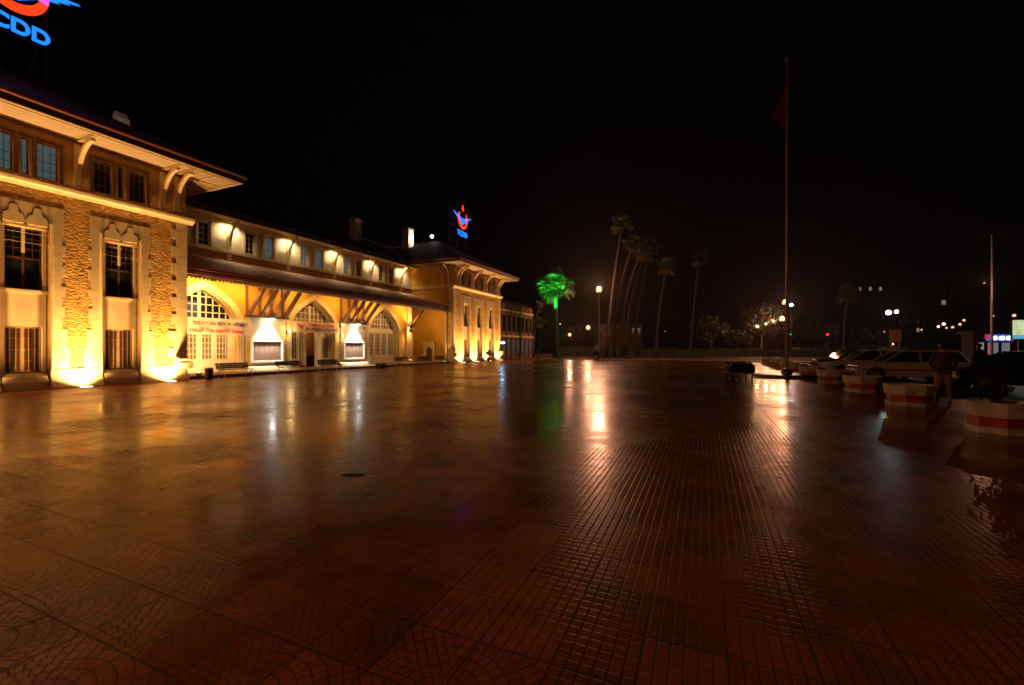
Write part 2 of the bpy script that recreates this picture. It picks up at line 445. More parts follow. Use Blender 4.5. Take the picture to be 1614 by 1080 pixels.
def hip_roof(mb, x0, x1, y0, y1, z, pitch_h):
    """hip roof over a rectangle whose ridge runs along X (front hip at x1, back left as hip too)"""
    hw = (y1-y0)/2; yc = (y0+y1)/2
    mb.add([(x0,y0,z),(x1,y0,z),(x1,y1,z),(x0,y1,z),(x0+hw,yc,z+pitch_h),(x1-hw,yc,z+pitch_h)],
           [(1,2,5),(0,1,5,4),(2,3,4,5),(3,0,4),(0,3,2,1)])

XF = -22.9
def wing(yc, near):
    y0, y1 = yc-5.45, yc+5.45
    wins = [yc-2.9, yc, yc+2.9]
    def trefoil(wc):
        def f(y):
            d = y-wc; s = -.315 if d < 0 else .315; e = d-s
            z = 6.16
            if abs(e) < .31: z = max(z, 6.36+.20*math.sqrt(max(0, 1-(max(0, abs(e)-.12)/.19)**2)))
            if abs(e) < .14: z = max(z, 6.70+math.sqrt(max(0, .0196-e*e)))
            return z
        return f
    # body: side, back and front walls
    w = MB()
    wall_holes(w, XF, y0+.01, y1-.01, 0, 7.62, [(c-.64, c+.64, .12, trefoil(c)) for c in wins], depth=.30)
    sp(w, 'wall', 'rubble', recalc=False)
    w = MB(); w.box(-38, XF-.34, y0, y1, 0, 7.62)
    for c in ():
        pass
    sp(w, 'wall', 'ochre')
    w = MB(); w.box(XF-.34, XF-.003, y0, y0+.35, 0, 7.61); sp(w, 'wall', 'ochre'); w = MB(); w.box(XF-.34, XF-.003, y1-.35, y1, 0, 7.61); sp(w, 'wall', 'ochre')
    # niche backs (cream) with the panels between the windows
    for c in wins:
        n = MB()
        n.box(XF-.338, XF-.29, c-.66, c+.66, .1, 6.9)
        n.box(XF-.29, XF-.12, c-.60, c+.60, 2.36, 3.62)             # panel
        n.box(XF-.29, XF-.12, c-.635, c+.635, 6.131, 6.9)
        for s in (-1, 1):
            tf = trefoil(c); yy = [c+s*.315-.27+.54*i/30 for i in range(31)]
            n.prism([(yy[0], 6.14)] + [(y, tf(c+s*.315+(y-c-s*.315)*1.12)-.045) for y in yy] + [(yy[-1], 6.14)], XF-.12, XF+.035, 'x')
        n.box(XF-.29, XF-.06, c-.63, c+.63, 3.62, 3.72)
        n.prism([(XF-.29, .12), (XF+.02, .12), (XF+.10, .3), (XF+.02, .5), (XF-.12, .62), (XF-.29, .64)], c-.60, c+.60, 'y')
        n.box(XF-.29, XF-.10, c-.60, c-.50, 3.72, 6.05); n.box(XF-.29, XF-.10, c+.50, c+.60, 3.72, 6.05)
        n.box(XF-.29, XF-.03, c-.62, c+.62, 6.02, 6.13)
        n.box(XF-.29, XF-.12, c-.60, c-.50, .64, 2.36); n.box(XF-.29, XF-.12, c+.50, c+.60, .64, 2.36)
        for s in (-1, 1):   # attached shafts beside the niche
            n.tube([(XF+.05, c+s*.70, .62), (XF+.05, c+s*.70, 6.3)], .05, 8)
        n.box(XF-.29, XF-.16, c-.04, c+.04, 5.1, 6.02)
        sp(n, 'window_surround', 'cream')
        window(XF-.20, c, 3.74, 1.0, 2.27, 4, 6, 'sash' , 'glass_dark' if (c != wins[1] or not near) else 'glass_dark', parent=None, transom=1.15, mull=.07, up=True, bw=.018)
        bars = window(XF-.24, c, .66, 1.0, 1.68, 6, 4, 'grille', 'glass_brown', mull=.09, bw=.014)
    # cream stone blocks around each niche, their outer edge toothed
    q = MB(); rows = []
    z = .745; k = 0
    while z < 6.94:
        h = [.42, .38, .40, .36, .44][k % 5]; h = min(h, 6.95-z); rows.append((z, z+h, k)); z += h; k += 1
    rnd = random.Random(3)
    for c in wins:
        for (za, zb, k) in rows:
            t = (.0 if za > 5.9 else (.07 if k % 2 else -.04)) + rnd.uniform(-.02, .03)
            if za < 2.3: t = .12
            if za < 1.2: t = .20
            hwL = 1.03 + t; dz = .004
            if zb <= 6.16:
                q.box(XF+.001, XF+.02, c-hwL, c-.642, za+dz, zb-dz); q.box(XF+.001, XF+.02, c+.642, c+hwL, za+dz, zb-dz)
            else:
                m = MB(); wall_holes(m, XF+.02, c-hwL, c+hwL, max(za, 5.0), zb, [(c-.642, c+.642, za-.5, (lambda cc, zb=zb, za=za: (lambda y: min(max(trefoil(cc)(y), za+.001), zb-.001)))(c))], depth=.018)
                q.add(m.v, [f for f in m.f])
                q.box(XF+.001, XF+.019, c-hwL, c-.9, za, zb); q.box(XF+.001, XF+.019, c+.9, c+hwL, za, zb)
    # corner quoins
    for s, ye in ((1, y0), (-1, y1)):
        z = .745; k = 0
        while z < 7.6:
            h = min([.36, .44][k % 2], 7.6-z); wd = [.42, .62][k % 2] * (1.25 if z < 2 else 1)
            q.box(XF+.001, XF+.03, ye-s*.045, ye+s*wd, z+.004, z+h-.004)
            q.box(XF+.001, XF-[.62, .42][k % 2], ye-s*.045, ye-s*.001, z+.004, z+h-.004)
            z += h; k += 1
    sp(q, 'quoins', 'cream', recalc=False)
    # plinth, broken at the niches, flared to the ground
    p = MB(); prof = [(XF+.002, .74), (XF+.055, .74), (XF+.075, .50), (XF+.12, .28), (XF+.26, .04), (XF+.26, 0), (XF+.002, 0)]
    edges = [y0-.05] + sum([[c-.66, c+.66] for c in wins], []) + [y1+.05]
    for a, b in zip(edges[::2], edges[1::2]): p.prism(prof, a, b, 'y')
    for c in wins: p.box(XF-.28, XF+.05, c-.66, c+.66, 0, .12)
    p.box(-30, XF-.0, y0-.06, y0-.0, 0, .7)
    for ye, s in ((y0, 1), (y1, -1)):
        p.prism([(XF+.13, .90), (XF+.42, .96), (XF+.44, 1.04), (XF+.13, 1.04)], ye-s*.16, ye+s*.55, 'y')
        p.prism([(XF+.12, .56), (XF+.34, .62), (XF+.36, .86), (XF+.12, .90)], ye-s*.14, ye+s*.42, 'y')
    sp(p, 'plinth', 'cream', bevel=.01)
    # cornice
    c_ = MB(); pr = [(0, 7.50), (.07, 7.50), (.12, 7.58), (.24, 7.64), (.26, 7.74), (.20, 7.80), (0, 7.80)]
    c_.prism([(XF+.052+a, b) for a, b in pr], y0-.26, y1+.26, 'y')
    c_.prism([(y0-.052-a, b) for a, b in pr], -29, XF+.05, 'x') if False else c_.box(-28.1, XF+.05, y0-.10, y0-.002, 7.55, 7.85)
    c_.box(-28.1, XF+.05, y1+.002, y1+.10, 7.55, 7.85)
    sp(c_, 'cornice', 'cream')
    # upper storey
    u = MB(); holes = []
    for c in wins:
        holes += [(c-.92, c-.30, 7.98, 9.32), (c-.11, c+.11, 7.98, 9.32), (c+.30, c+.92, 7.98, 9.32)]
    wall_holes(u, XF-.03, y0+.02, y1-.02, 7.80, 9.80, holes, depth=.16)
    sp(u, 'wall', 'ochre_dark', recalc=False)
    u = MB(); u.box(-38, XF-.20, y0+.001, y1-.001, 7.62, 9.80); u.box(XF-.20, XF-.031, y0+.001, y0+.25, 7.62, 9.8); u.box(XF-.20, XF-.031, y1-.25, y1-.001, 7.62, 9.8)
    sp(u, 'wall', 'ochre')
    for i, c in enumerate(wins):
        gm = 'glass_blue' if (near and i == 1) else 'glass_dark'
        for dy, w_ in ((-.61, .62), (0, .22), (.61, .62)):
            window(XF-.12, c+dy, 7.98, w_, 1.34, 3 if w_ > .3 else 1, 4, 'brown', gm if not (dy == -.61 and gm == 'glass_blue') else 'glass_blue', bw=.014)
    # timber posts between the lights
    t = MB()
    for c in wins:
        for dy in (-.99, -.24, .24, .99): t.box(XF-.028, XF+.03, c+dy-.05, c+dy+.05, 7.9, 9.4)
        t.box(XF-.028, XF+.04, c-1.05, c+1.05, 9.40, 9.50)
    sp(t, 'window_posts', 'brown')
    # brackets
    for by in (yc-1.45, yc+1.45, y1-1.0, y1-.42, y0+1.0, y0+.42):
        sp(bracket_mb(XF-.03, by, 8.12, 9.72, 1.25), 'bracket', 'cream')
    for bx in (XF-.45, XF-1.15):
        sp(bracket_mb(bx, y0, 8.0, 9.72, 1.25, side=1), 'bracket', 'cream')
    # soffit with a grid of raised battens
    o_ = 1.7; X1 = XF+o_; ya, yb = y0-o_, y1+o_
    s = MB(); s.box(-39, X1, ya, yb, 9.82, 9.92)
    so = sp(s, 'soffit', 'soffit')
    s = MB()
    def bat(x0, x1, a, b): s.box(x0, x1, a, b, 9.775, 9.819)
    bat(X1-.14, X1, ya, yb); bat(XF-.02, XF+.14, ya+.14, yb-.14); bat(X1-.32, X1-.24, ya+.2, yb-.2)
    for by in (y0, yc-1.45, yc+1.45, y1, y0-.55, y0-1.1, y1+.55, y1+1.1): bat(XF+.14, X1-.32, by-.05, by+.05)
    bat(-29, XF-.02, y0-.12, y0-.0); bat(-29, X1-.14, ya, ya+.14); bat(-29, X1-.14, yb-.14, yb)
    for bx in (XF-.5, XF-1.2, XF-1.9, XF-2.6, XF-3.3): bat(bx-.04, bx+.04, ya+.14, y0-.12); bat(bx-.04, bx+.04, y1+.05, yb-.14)
    sb = s.build('soffit_battens', 'soffit_trim', so)
    f = MB()
    f.box(X1-.0, X1+.03, ya-.03, yb+.03, 9.80, 10.06); f.box(-39, X1, ya-.03, ya, 9.80, 10.06); f.box(-39, X1, yb, yb+.03, 9.80, 10.06)
    sp(f, 'fascia', 'dark')
    gtr = MB(); gtr.tube([(X1+.09, ya-.1, 10.08), (X1+.09, yb+.1, 10.08)], .075, 8); gtr.tube([(-36, ya-.09, 10.08), (X1+.09, ya-.09, 10.08)], .075, 8)
    gtr.tube([(-36, yb+.09, 10.08), (X1+.09, yb+.09, 10.08)], .075, 8)
    sp(gtr, 'gutter', 'redtrim', smooth=True)
    r = MB(); hip_roof(r, -40, X1+.10, ya-.1, yb+.1, 10.10, 3.85)
    ro = sp(r, 'roof', 'roof')
    return ro

roofL = wing(7.57, True)
roofR = wing(43.1, False)

# ---- centre block
XA, XU = -25.5, -28.1
YA0, YA1, YU1 = 12.0, 34.1, 37.55
arches = [15.4, 22.9, 30.4]
def am(c, hw, sp_, H): return lambda y: arch_z((y-c)/hw, sp_, H)
w = MB(); wall_holes(w, XA, YA0, YA1, .15, 5.75, [(c-1.9, c+1.9, .15, am(c, 1.9, 2.95, 1.95)) for c in arches], depth=.55)
w.add([(XA, YA1, .15), (XU, YA1, .15), (XU, YA1, 6.6), (XA, YA1, 5.75)], [(0, 1, 2, 3)])
sp(w, 'wall', 'ochre', recalc=False)
w = MB(); w.box(XU-.4, XU, YA1+.0, YU1, 0, 6.9); sp(w, 'wall', 'ochre')
w = MB(); w.box(XU-.6, XA-.56, YA0, YA1-.01, .02, .14); sp(w, 'hall_floor', 'concrete')
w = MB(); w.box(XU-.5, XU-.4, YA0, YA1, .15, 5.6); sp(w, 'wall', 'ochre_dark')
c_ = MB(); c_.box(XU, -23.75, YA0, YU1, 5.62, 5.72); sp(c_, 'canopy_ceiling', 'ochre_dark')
# platform step
st = MB(); st.box(XU, -23.2, YA0+1.0, YU1-.02, 0.0, .145); sp(st, 'step', 'brown')
# plinth: stop at the doorways
st = MB()
pl_edges = [YA0+1.0, arches[0]-2.3, arches[0]+2.3, arches[1]-2.3, arches[1]+2.3, arches[2]-2.3, arches[2]+2.3, YA1+.12]
for a, b in zip(pl_edges[::2], pl_edges[1::2]):
    st = MB(); st.prism([(XA, .16), (XA+.34, .16), (XA+.30, .34), (XA+.10, .48), (XA, .52)], a, b, 'y'); sp(st, 'plinth', 'cream')
# arch bands and jambs
for c in arches:
    b = MB(); n = 40
    o = [(c-2.32, .16)] + [(c-2.32+4.64*i/n, arch_z((-2.32+4.64*i/n)/2.32, 2.95, 2.33)) for i in range(n+1)] + [(c+2.32, .16)]
    i_ = [(c-1.9, .16)] + [(c-1.9+3.8*i/n, arch_z((-1.9+3.8*i/n)/1.9, 2.95, 1.95)) for i in range(n+1)] + [(c+1.9, .16)]
    b.strip(o, i_, XA+.002, XA+.12, 'x')
    o2 = [(y*1.0 if False else c+(y-c)*.95, z if z < .2 else z-.10) for y, z in i_]
    b.strip(i_, o2, XA-.30, XA-.02, 'x')
    for s in (-1, 1): b.box(XA+.12, XA+.17, c+s*2.38-.07, c+s*2.38+.07, 2.9, 3.1) if False else None
    ab = sp(b, 'arch_surround', 'cream')
# infill screens of the three arches
XS = XA-.38
def screen(c, kind):
    gz = {'left': 'glass_blue', 'mid': 'glass_tan', 'right': 'glass_tan'}[kind]
    top = lambda y: arch_z((y-c)/1.86, 2.95, 1.88)
    b = MB()
    if kind == 'mid':
        b.box(XS-.06, XS+.05, c-1.9, c+1.9, 2.62, 3.12)
        for yy in (-1.82, -1.0, -.42, .55, 1.1, 1.82): b.box(XS-.06, XS+.05, c+yy-.07, c+yy+.07, .15, 2.62)
        b.box(XS-.06, XS+.05, c-1.75, c-1.07, .15, .75); b.box(XS-.06, XS+.05, c+1.17, c+1.75, .15, .75)
    else:
        b.box(XS-.06, XS+.05, c-1.9, c+1.9, 2.78, 3.12)
        b.box(XS-.06, XS+.05, c-1.9, c+1.9, .15, .88)
        b.box(XS-.06, XS+.05, c-1.9, c-1.62, .88, 2.78); b.box(XS-.06, XS+.05, c+1.62, c+1.9, .88, 2.78)
        for yy in (-.82, 0, .82): b.box(XS-.06, XS+.05, c+yy-.11, c+yy+.11, .88, 2.78)
    scr = sp(b, 'door_screen', 'white' if kind != 'left' else 'white')
    window(XS, c, 3.12, 3.72, 1.75, 10, 4, 'white', gz if kind != 'left' else 'glass_dark', ztop=top, fw=.07, bw=.045, mull=.16)
    if kind == 'left':
        l = MB(); l.add([(XS-.012, c-.9, 3.2), (XS-.012, c+.15, 3.2), (XS-.012, c+.15, 4.15), (XS-.012, c-.9, 4.15)], [(0,1,2,3)])
        l.add([(XS-.012, c-1.4, 3.2), (XS-.012, c-1.05, 3.2), (XS-.012, c-1.05, 3.8), (XS-.012, c-1.4, 3.8)], [(0,1,2,3)])
        sp(l, 'lit_pane', 'glass_blue', recalc=False)
    if kind == 'mid':
        window(XS, c-1.41, .75, .68, 1.87, 3, 5, 'white', 'glass_tan'); window(XS, c+1.46, .75, .58, 1.87, 3, 5, 'white', 'glass_tan')
        window(XS, c+.82, .2, .40, 2.42, 2, 5, 'white', 'glass_dark')
        window(XS, c-.71, .2, .42, 2.42, 2, 5, 'white', 'glass_warm')
        d = MB(); d.box(XS+.02, XS+.07, c+.42, c+.46, .16, 2.6); d.box(XS+.1, XS+.6, c+.46, c+.50, .16, 2.5)
        do = sp(d, 'door', 'white')
        h = MB(); h.box(XS-1.6, XS-1.5, c-.9, c+3.4, .16, 3.2); sp(h, 'wall', 'ochre')
        lamp('POINT', (XS-.9, c+.3, 2.9), 26, SOD, None, rad=.12)
        h = MB(); h.box(XS-1.2, XS-.9, c+.1, c+1.5, .16, .95); sp(h, 'counter', 'dark')
    else:
        for yy in (-1.22, -.41, .41, 1.22): window(XS, c+yy, .88, .58, 1.9, 3, 6, 'white', 'glass_tan', fw=.04, bw=.03)
screen(arches[0], 'left'); screen(arches[1], 'mid'); screen(arches[2], 'right')
# pilasters carrying the notice boards, caps under the struts
for yb in (19.15, 26.65):
    b = MB(); b.box(XA+.001, XA+.16, yb-1.35, yb+1.35, .5, 3.25); b.box(XA+.001, XA+.30, yb-1.45, yb+1.45, 3.25, 3.40)
    sp(b, 'pier', 'cream')
b = MB(); b.box(XA-.35, XA+.22, YA1-.75, YA1+.18, .5, 3.2); b.box(XA-.4, XA+.30, YA1-.85, YA1+.28, 3.2, 3.45); b.box(XA-.2, XA+.15, YA1-.5, YA1+.1, 3.45, 5.6)
sp(b, 'pier', 'cream', bevel=.02)
# struts
for y in (17.9, 18.75, 19.55, 20.4, 25.45, 26.3, 27.1, 27.9, 34.0, 12.6):
    b = MB(); b.beam((XA+.05, y, 3.35), (-23.72, y, 5.32), .17, .20); b.box(XA+.001, XA+.12, y-.06, y+.06, 3.1, 5.5)
    b.beam((XA+.12, y, 5.46), (-23.8, y, 5.46), .11, .13)
    sp(b, 'strut', 'brown')
for yb in (19.15, 26.65):
    b = MB(); b.box(XA+.2, XA+.34, yb-1.5, yb+1.5, 3.42, 3.54); sp(b, 'strut_rail', 'brown')
# canopy: corrugated tile roof, fascia, scallops
b = MB(); ys = [YA0 + (YU1-YA0)*i/720 for i in range(721)]; rowsx = [(-23.45, 5.62), (-24.5, 6.0), (-25.8, 6.45), (-28.1, 7.1)]
vs = []; 
for (x, z) in rowsx:
    for y in ys: vs.append((x, y, z + .045*abs(math.sin(math.pi*y/.2)) + .02*math.sin(y*1.7)*math.sin(y*.53)))
n = len(ys); b.add(vs, [(r*n+i, r*n+i+1, (r+1)*n+i+1, (r+1)*n+i) for r in range(3) for i in range(n-1)])
can = sp(b, 'canopy_roof', 'canopy', recalc=False)
b = MB(); b.box(-23.66, -23.60, YA0, YU1, 5.28, 5.58); sp(b, 'fascia', 'brown')
b = MB(); b.tube([(-23.48, YA0, 5.55), (-23.48, YU1, 5.55)], .07, 8); b.box(-23.62, -23.45, YA0, YU1, 5.36, 5.42); sp(b, 'gutter', 'redtrim')
b = MB(); y = YA0
while y < YU1-.2:
    b.prism([(y, 5.27), (y+.19, 5.27), (y+.19, 5.15), (y+.095, 5.02), (y, 5.15)], -23.645, -23.615, 'x'); y += .2
sp(b, 'scalloped_fringe', 'white')
# upper storey of the centre
ub = [14.1, 18.5, 22.9, 27.25, 31.6, 36.0]
mids = [(a+b_)/2 for a, b_ in zip(ub, ub[1:])]
u = MB(); holes = []
wl = []
for m_ in mids:
    for dy in (-.72, .72): wl.append((m_+dy-.32, m_+dy+.32))
for a, b_ in wl: holes.append((a, b_, 7.86, 9.28))
wall_holes(u, XU, YA0, YU1, 6.7, 9.9, holes, depth=.14)
sp(u, 'wall', 'white_wall', recalc=False)
u = MB(); u.box(-37, XU-.15, YA0, YU1, 0.02, 9.9) if False else u.box(-37, XU-.16, YA0, YU1, 5.8, 9.9); sp(u, 'wall', 'ochre')
blue = {2, 3, 4, 5, 6}
for i, (a, b_) in enumerate(wl):
    gm = 'glass_blue' if i in {3, 4, 5, 6} else 'glass_dark'
    window(XU-.10, (a+b_)/2, 7.86, b_-a, 1.42, 2, 4, 'cream', gm, bw=.02)
t = MB()
for m_ in mids:
    for dy in (-1.15, -.27, .27, 1.15): t.box(XU+.002, XU+.07, m_+dy-.07, m_+dy+.07, 7.8, 9.45)
t.box(XU+.002, XU+.13, YA0, YU1-.01, 7.62, 7.80); t.box(XU+.002, XU+.09, YA0, YU1-.01, 9.45, 9.62)
sp(t, 'window_posts', 'cream')
t = MB(); t.box(XU+.003, XU+.05, YA0, YU1-.01, 7.0, 7.60); sp(t, 'dado', 'ochre_dark')
for by in ub[1:]:
    t = bracket_mb(XU, by, 7.75, 9.62, .98, w=.16, t=.2)
    t.box(XU+.05, XU+.16, by-.12, by+.12, 6.9, 7.6)
    sp(t, 'bracket', 'cream')
s = MB(); s.box(XU, XU+1.1, YA0, YU1, 9.72, 9.80); s.box(XU, XU+.12, YA0, YU1, 9.62, 9.72); s.box(XU+.98, XU+1.1, YA0, YU1, 9.66, 9.72); sp(s, 'soffit', 'cream')
s = MB(); s.box(XU+1.1, XU+1.14, YA0, YU1, 9.66, 10.0); s.tube([(XU+1.2, YA0, 9.98), (XU+1.2, YU1-.3, 9.98)], .08, 8); sp(s, 'gutter', 'dark')
r = MB(); r.add([(XU+1.2, 7, 10.0), (XU+1.2, 43, 10.0), (-35.2, 43, 13.95), (-35.2, 7, 13.95), (-42.5, 7, 10), (-42.5, 43, 10)], [(0,1,2,3), (3,2,5,4)])
roofC = sp(r, 'roof', 'roof', recalc=False)
def chimney(x, y, zb, zt, w, cap, par, m='chim'):
    c = MB(); c.box(x-w/2, x+w/2, y-w/2, y+w/2, zb, zt); c.box(x-w/2-.06, x+w/2+.06, y-w/2-.06, y+w/2+.06, zt, zt+.12)
    if cap: c.prism([(x-w/2, zt+.12), (x+w/2, zt+.12), (x+w/2+.1, zt+.30), (x, zt+.75), (x-w/2, zt+.62)], y-w/2, y+w/2, 'y')
    o = c.build('chimney', m, par, bevel=.02)
    return o
chimney(-31, 32.8, 11.5, 13.85, .8, False, roofC)
chimney(-31.3, 41.4, 12.2, 15.1, .95, False, roofR)
chimney(-31, 14.15, 11.4, 14.45, .55, True, roofC, 'white')
# side niche doors at the far recess
b = MB()
for (x0, x1) in ((-26.35, -24.95),):
    yq = 43.1-5.55
    xm = (x0+x1)/2
    hole = lambda x: arch_z((x-xm)/.36, 1.25, .35)
    n = 20
    o = [(x0, .1)] + [(x0+(x1-x0)*i/n, 2.15) for i in range(n+1)] + [(x1, .1)]
    i_ = [(xm-.36, .1)] + [(xm-.36+.72*i/n, hole(xm-.36+.72*i/n)) for i in range(n+1)] + [(xm+.36, .1)]
    vs = [(p[0], yq-.12, p[1]) for p in o] + [(p[0], yq-.12, p[1]) for p in i_] + [(p[0], yq-.0, p[1]) for p in i_] + [(p[0], yq, p[1]) for p in o]
    k = len(o)
    b.add(vs, [(i, i+1, k+i+1, k+i) for i in range(k-1)] + [(k+i, k+i+1, 2*k+i+1, 2*k+i) for i in range(k-1)] + [(i, 3*k+i, 3*k+i+1, i+1) for i in range(k-1)])
    b.add([(x0-.35, yq-.13, .1), (x0, yq-.13, .9), (x0, yq-.13, .1), (x1, yq-.13, .1), (x1, yq-.13, .9), (x1+.35, yq-.13, .1)], [(0, 2, 1), (3, 5, 4)])
sp(b, 'door_surround', 'cream', recalc=False)
b = MB(); b.add([(xm-.36, yq-.01, .12), (xm+.36, yq-.01, .12), (xm+.36, yq-.01, 1.6), (xm-.36, yq-.01, 1.6)], [(0,1,2,3)]); sp(b, 'door', 'brown', recalc=False)
b = MB(); b.box(XU+.002, XU+.12, 34.6, 34.95, .15, 2.2); b.box(XU+.002, XU+.12, 35.55, 35.9, .15, 2.2); b.box(XU+.002, XU+.12, 34.95, 35.55, 1.85, 2.2)
b.prism([(35.9, .15), (36.4, .15), (35.9, 1.0)], XU+.002, XU+.12, 'x')
sp(b, 'door_surround', 'cream')
b = MB(); b.box(XU+.002, XU+.05, 34.95, 35.55, .15, 1.85); sp(b, 'door', 'brown')
b = MB(); b.tube([(XF-.75, 43.1-5.55-.10, .1), (XF-.75, 43.1-5.55-.10, 5.3)], .07, 8); sp(b, 'downpipe', 'white')

# ================================================================ lamps on the building
def uplight(y, i, label, strength=1.0, x=-22.3):
    t = empty('ground_light', (x, y, 0)); tag(t, label, 'ground light', 'ground lights washing the station wings')
    b = MB(); b.lathe([(.24, .0), (.24, .02), (.20, .032)], seg=20); b.build('rim', 'steel', t)
    b = MB(); b.lathe([(.19, .033), (.12, .040), (.02, .042)], seg=20); b.build('lens', 'e_up', t)
    # wide wash at the wall foot and a narrow beam up the wall
    lamp('SPOT', (0, 0, .10), 1700*strength, SOD2, t, (-.55, 0, .95), 135, 1, .10)
    lamp('SPOT', (0.1, 0, .12), 2450*strength, SOD2, t, (-.22, 0, 1), 56, 1, .10)
    return t
near_l = ['ground light at the corner of the near wing, left of the first bench', 'ground light between the two near wing windows seen whole in the photo',
          'ground light left of the near wing window by the photo edge', 'ground light at the far left end of the near wing']
for i, dy in enumerate((4.5, 1.5, -1.45, -4.4)): uplight(7.57+dy, i, near_l[i])
far_l = ['ground light first in line at the near corner of the far wing', 'ground light between first and second windows of the far wing',
         'ground light between second and third windows of the far wing', 'ground light at the far end of the far wing']
for i, dy in enumerate((-4.4, -1.45, 1.5, 4.5)): uplight(43.1+dy, i, far_l[i], .95)
t = empty('ground_light', (-23.55, 14.0, .146)); tag(t, 'ground light behind the waste bin, washing the left arch and the white banner', 'ground light')
b = MB(); b.lathe([(.13, 0), (.13, .10), (.10, .16)], seg=14); b.build('housing', 'steel', t)
b = MB(); b.lathe([(.095, .162), (.03, .175)], seg=14); b.build('lens', 'e_up', t)
lamp('SPOT', (0, 0, .25), 1150, SOD2, t, (-.75, .55, .8), 140, 1, .05)
t = empty('spot_light', (-23.45, 36.9, 0)); tag(t, 'small ground spot lighting the downpipe in the recess corner beside the far wing', 'ground light')
b = MB(); b.lathe([(.13, 0), (.13, .10), (.10, .16)], seg=14); b.build('housing', 'steel', t)
b = MB(); b.lathe([(.095, .162), (.03, .175)], seg=14); b.build('lens', 'e_up', t)
lamp('SPOT', (0, 0, .25), 260, SOD2, t, (-.12, .14, 1), 60, 1, .05)

# floodlights above the notice boards
for (yb, lab) in ((19.15, 'white floodlight under the struts above the left notice board'), (26.65, 'white floodlight under the struts above the right notice board')):
    t = empty('floodlight', (XA+.55, yb, 3.34)); tag(t, lab, 'floodlight', 'white floodlights above the notice boards')
    b = MB(); b.box(-.10, .10, -.22, .22, .02, .16); b.build('housing', 'steel', t, bevel=.01)
    b = MB(); b.box(-.08, .08, -.19, .19, .003, .018); b.build('lens', 'e_white', t)
    b = MB(); b.box(-.25, -.10, -.03, .03, .06, .10); b.build('arm', 'black', t)
    lamp('SPOT', (0, 0, -.03), 2300, (.95, 1, .93), t, (-.30, 0, -1), 88, .9, .08)
    lamp('POINT', (.12, 0, -.14), 34, (.92, 1, .97), t, rad=.12)
    lamp('SPOT', (0, 0, .22), 75, SOD, t, (-.1, 0, 1), 150, 1, .10)

# notice boards
def board(yb, lab):
    t = empty('notice_board', (XA+.165, yb, .62)); tag(t, lab, 'notice board', 'notice boards on the piers')
    f = MB(); w, h = 1.12, 1.42
    f.box(0, .10, -w, -w+.13, 0, h); f.box(0, .10, w-.13, w, 0, h); f.box(0, .10, -w+.13, w-.13, 0, .12); f.box(0, .10, -w+.13, w-.13, h-.12, h)
    f.build('frame', 'white', t, bevel=.01)
    f = MB(); f.box(.0, .03, -w+.13, w-.13, .12, h-.12); p = f.build('panel', 'panel', t)
    f = MB(); rr = random.Random(int(yb*10))
    for i in range(5):
        y = -.85+i*.36; f.box(.031, .034, y, y+.2+rr.uniform(0, .06), .42+rr.uniform(0, .3), .98+rr.uniform(0, .2))
    f.build('notices', mat("faded notices", (.27, .16, .11), .6, .2, 9), p)
    return t
board(19.15, 'white framed notice board on the pier between the left and the middle arch')
board(26.65, 'white framed notice board on the pier between the middle and the right arch')

# globe wall lamps beside the middle arch
for (y, z, r_, e, lab) in ((20.62, 2.62, .13, 50, 'bright globe wall lamp left of the entrance banner'), (25.28, 2.45, .10, 30, 'globe wall lamp low on the right of the entrance banner'),
                     (25.30, 3.2, .08, 14, 'smaller globe wall lamp above another, at the right end of the entrance banner')):
    t = empty('wall_lamp', (XA+.13, y, z)); tag(t, lab, 'wall lamp', 'globe lamps at the entrance')
    b = MB(); b.box(0, .03, -.05, .05, -.12, .08); b.tube([(0, 0, -.08), (.16, 0, -.14), (.22, 0, -.12)], .012, 6); b.build('arm', 'black', t)
    b = MB(); b.sphere((.22, 0, 0), r_*.8); b.build('globe', 'e_warm', t, smooth=True)
    lamp('POINT', (.24+r_, 0, .0), e, (1, .62, .22), t, rad=r_)
# up-and-down lamp at the last pier
t = empty('wall_lamp', (XA+.36, YA1-.45, 3.62)); tag(t, 'amber lamp on the capital of the last pier beside the slanting strut', 'wall lamp')
b = MB(); b.lathe([(.07, -.10), (.09, 0), (.07, .10)], seg=12); b.build('housing', 'steel', t)
b = MB(); b.lathe([(.065, .101), (.02, .12)], seg=12); b.build('lens', 'e_warm', t)
lamp('SPOT', (.05, 0, .18), 240, SOD2, t, (-.05, .05, 1), 140, 1, .06); lamp('SPOT', (.05, -.2, -.15), 520, SOD2, t, (-.14, -.0, -1), 95, 1, .06)
# amber floods on the struts that fill the canopy bays
for (y, e) in ((14.9, 420), (17.3, 150), (21.2, 110), (24.6, 110), (28.6, 150), (32.6, 150)):
    t = empty('canopy_lamp', (-23.95, y, 5.16)); tag(t, {14.9: 'amber lamp under the canopy beside the near wing', 17.3: 'amber lamp under the canopy right of the left arch',
        21.2: 'amber lamp under the canopy over the left side of the middle arch', 24.6: 'amber lamp under the canopy over the right side of the middle arch',
        28.6: 'amber lamp under the canopy left of the right arch', 32.6: 'amber lamp under the canopy right of the right arch'}[y], 'canopy lamp', 'lamps under the canopy')
    b = MB(); b.box(.0, .06, -.12, .12, -.06, .10); b.box(-.16, 0, -.12, .12, .08, .10); b.build('housing', 'brown', t)
    b = MB(); b.box(-.02, -.002, -.10, .10, -.05, .07); b.build('lens', 'e_warm', t)
    b = MB(); b.tube([(-.08, 0, .10), (-.08, 0, .46)], .015, 6); b.build('arm', 'brown', t)
    lamp('SPOT', (-.10, 0, -.03), e*2.3, SOD, t, (-1, 0, -.45), 165, 1, .06)
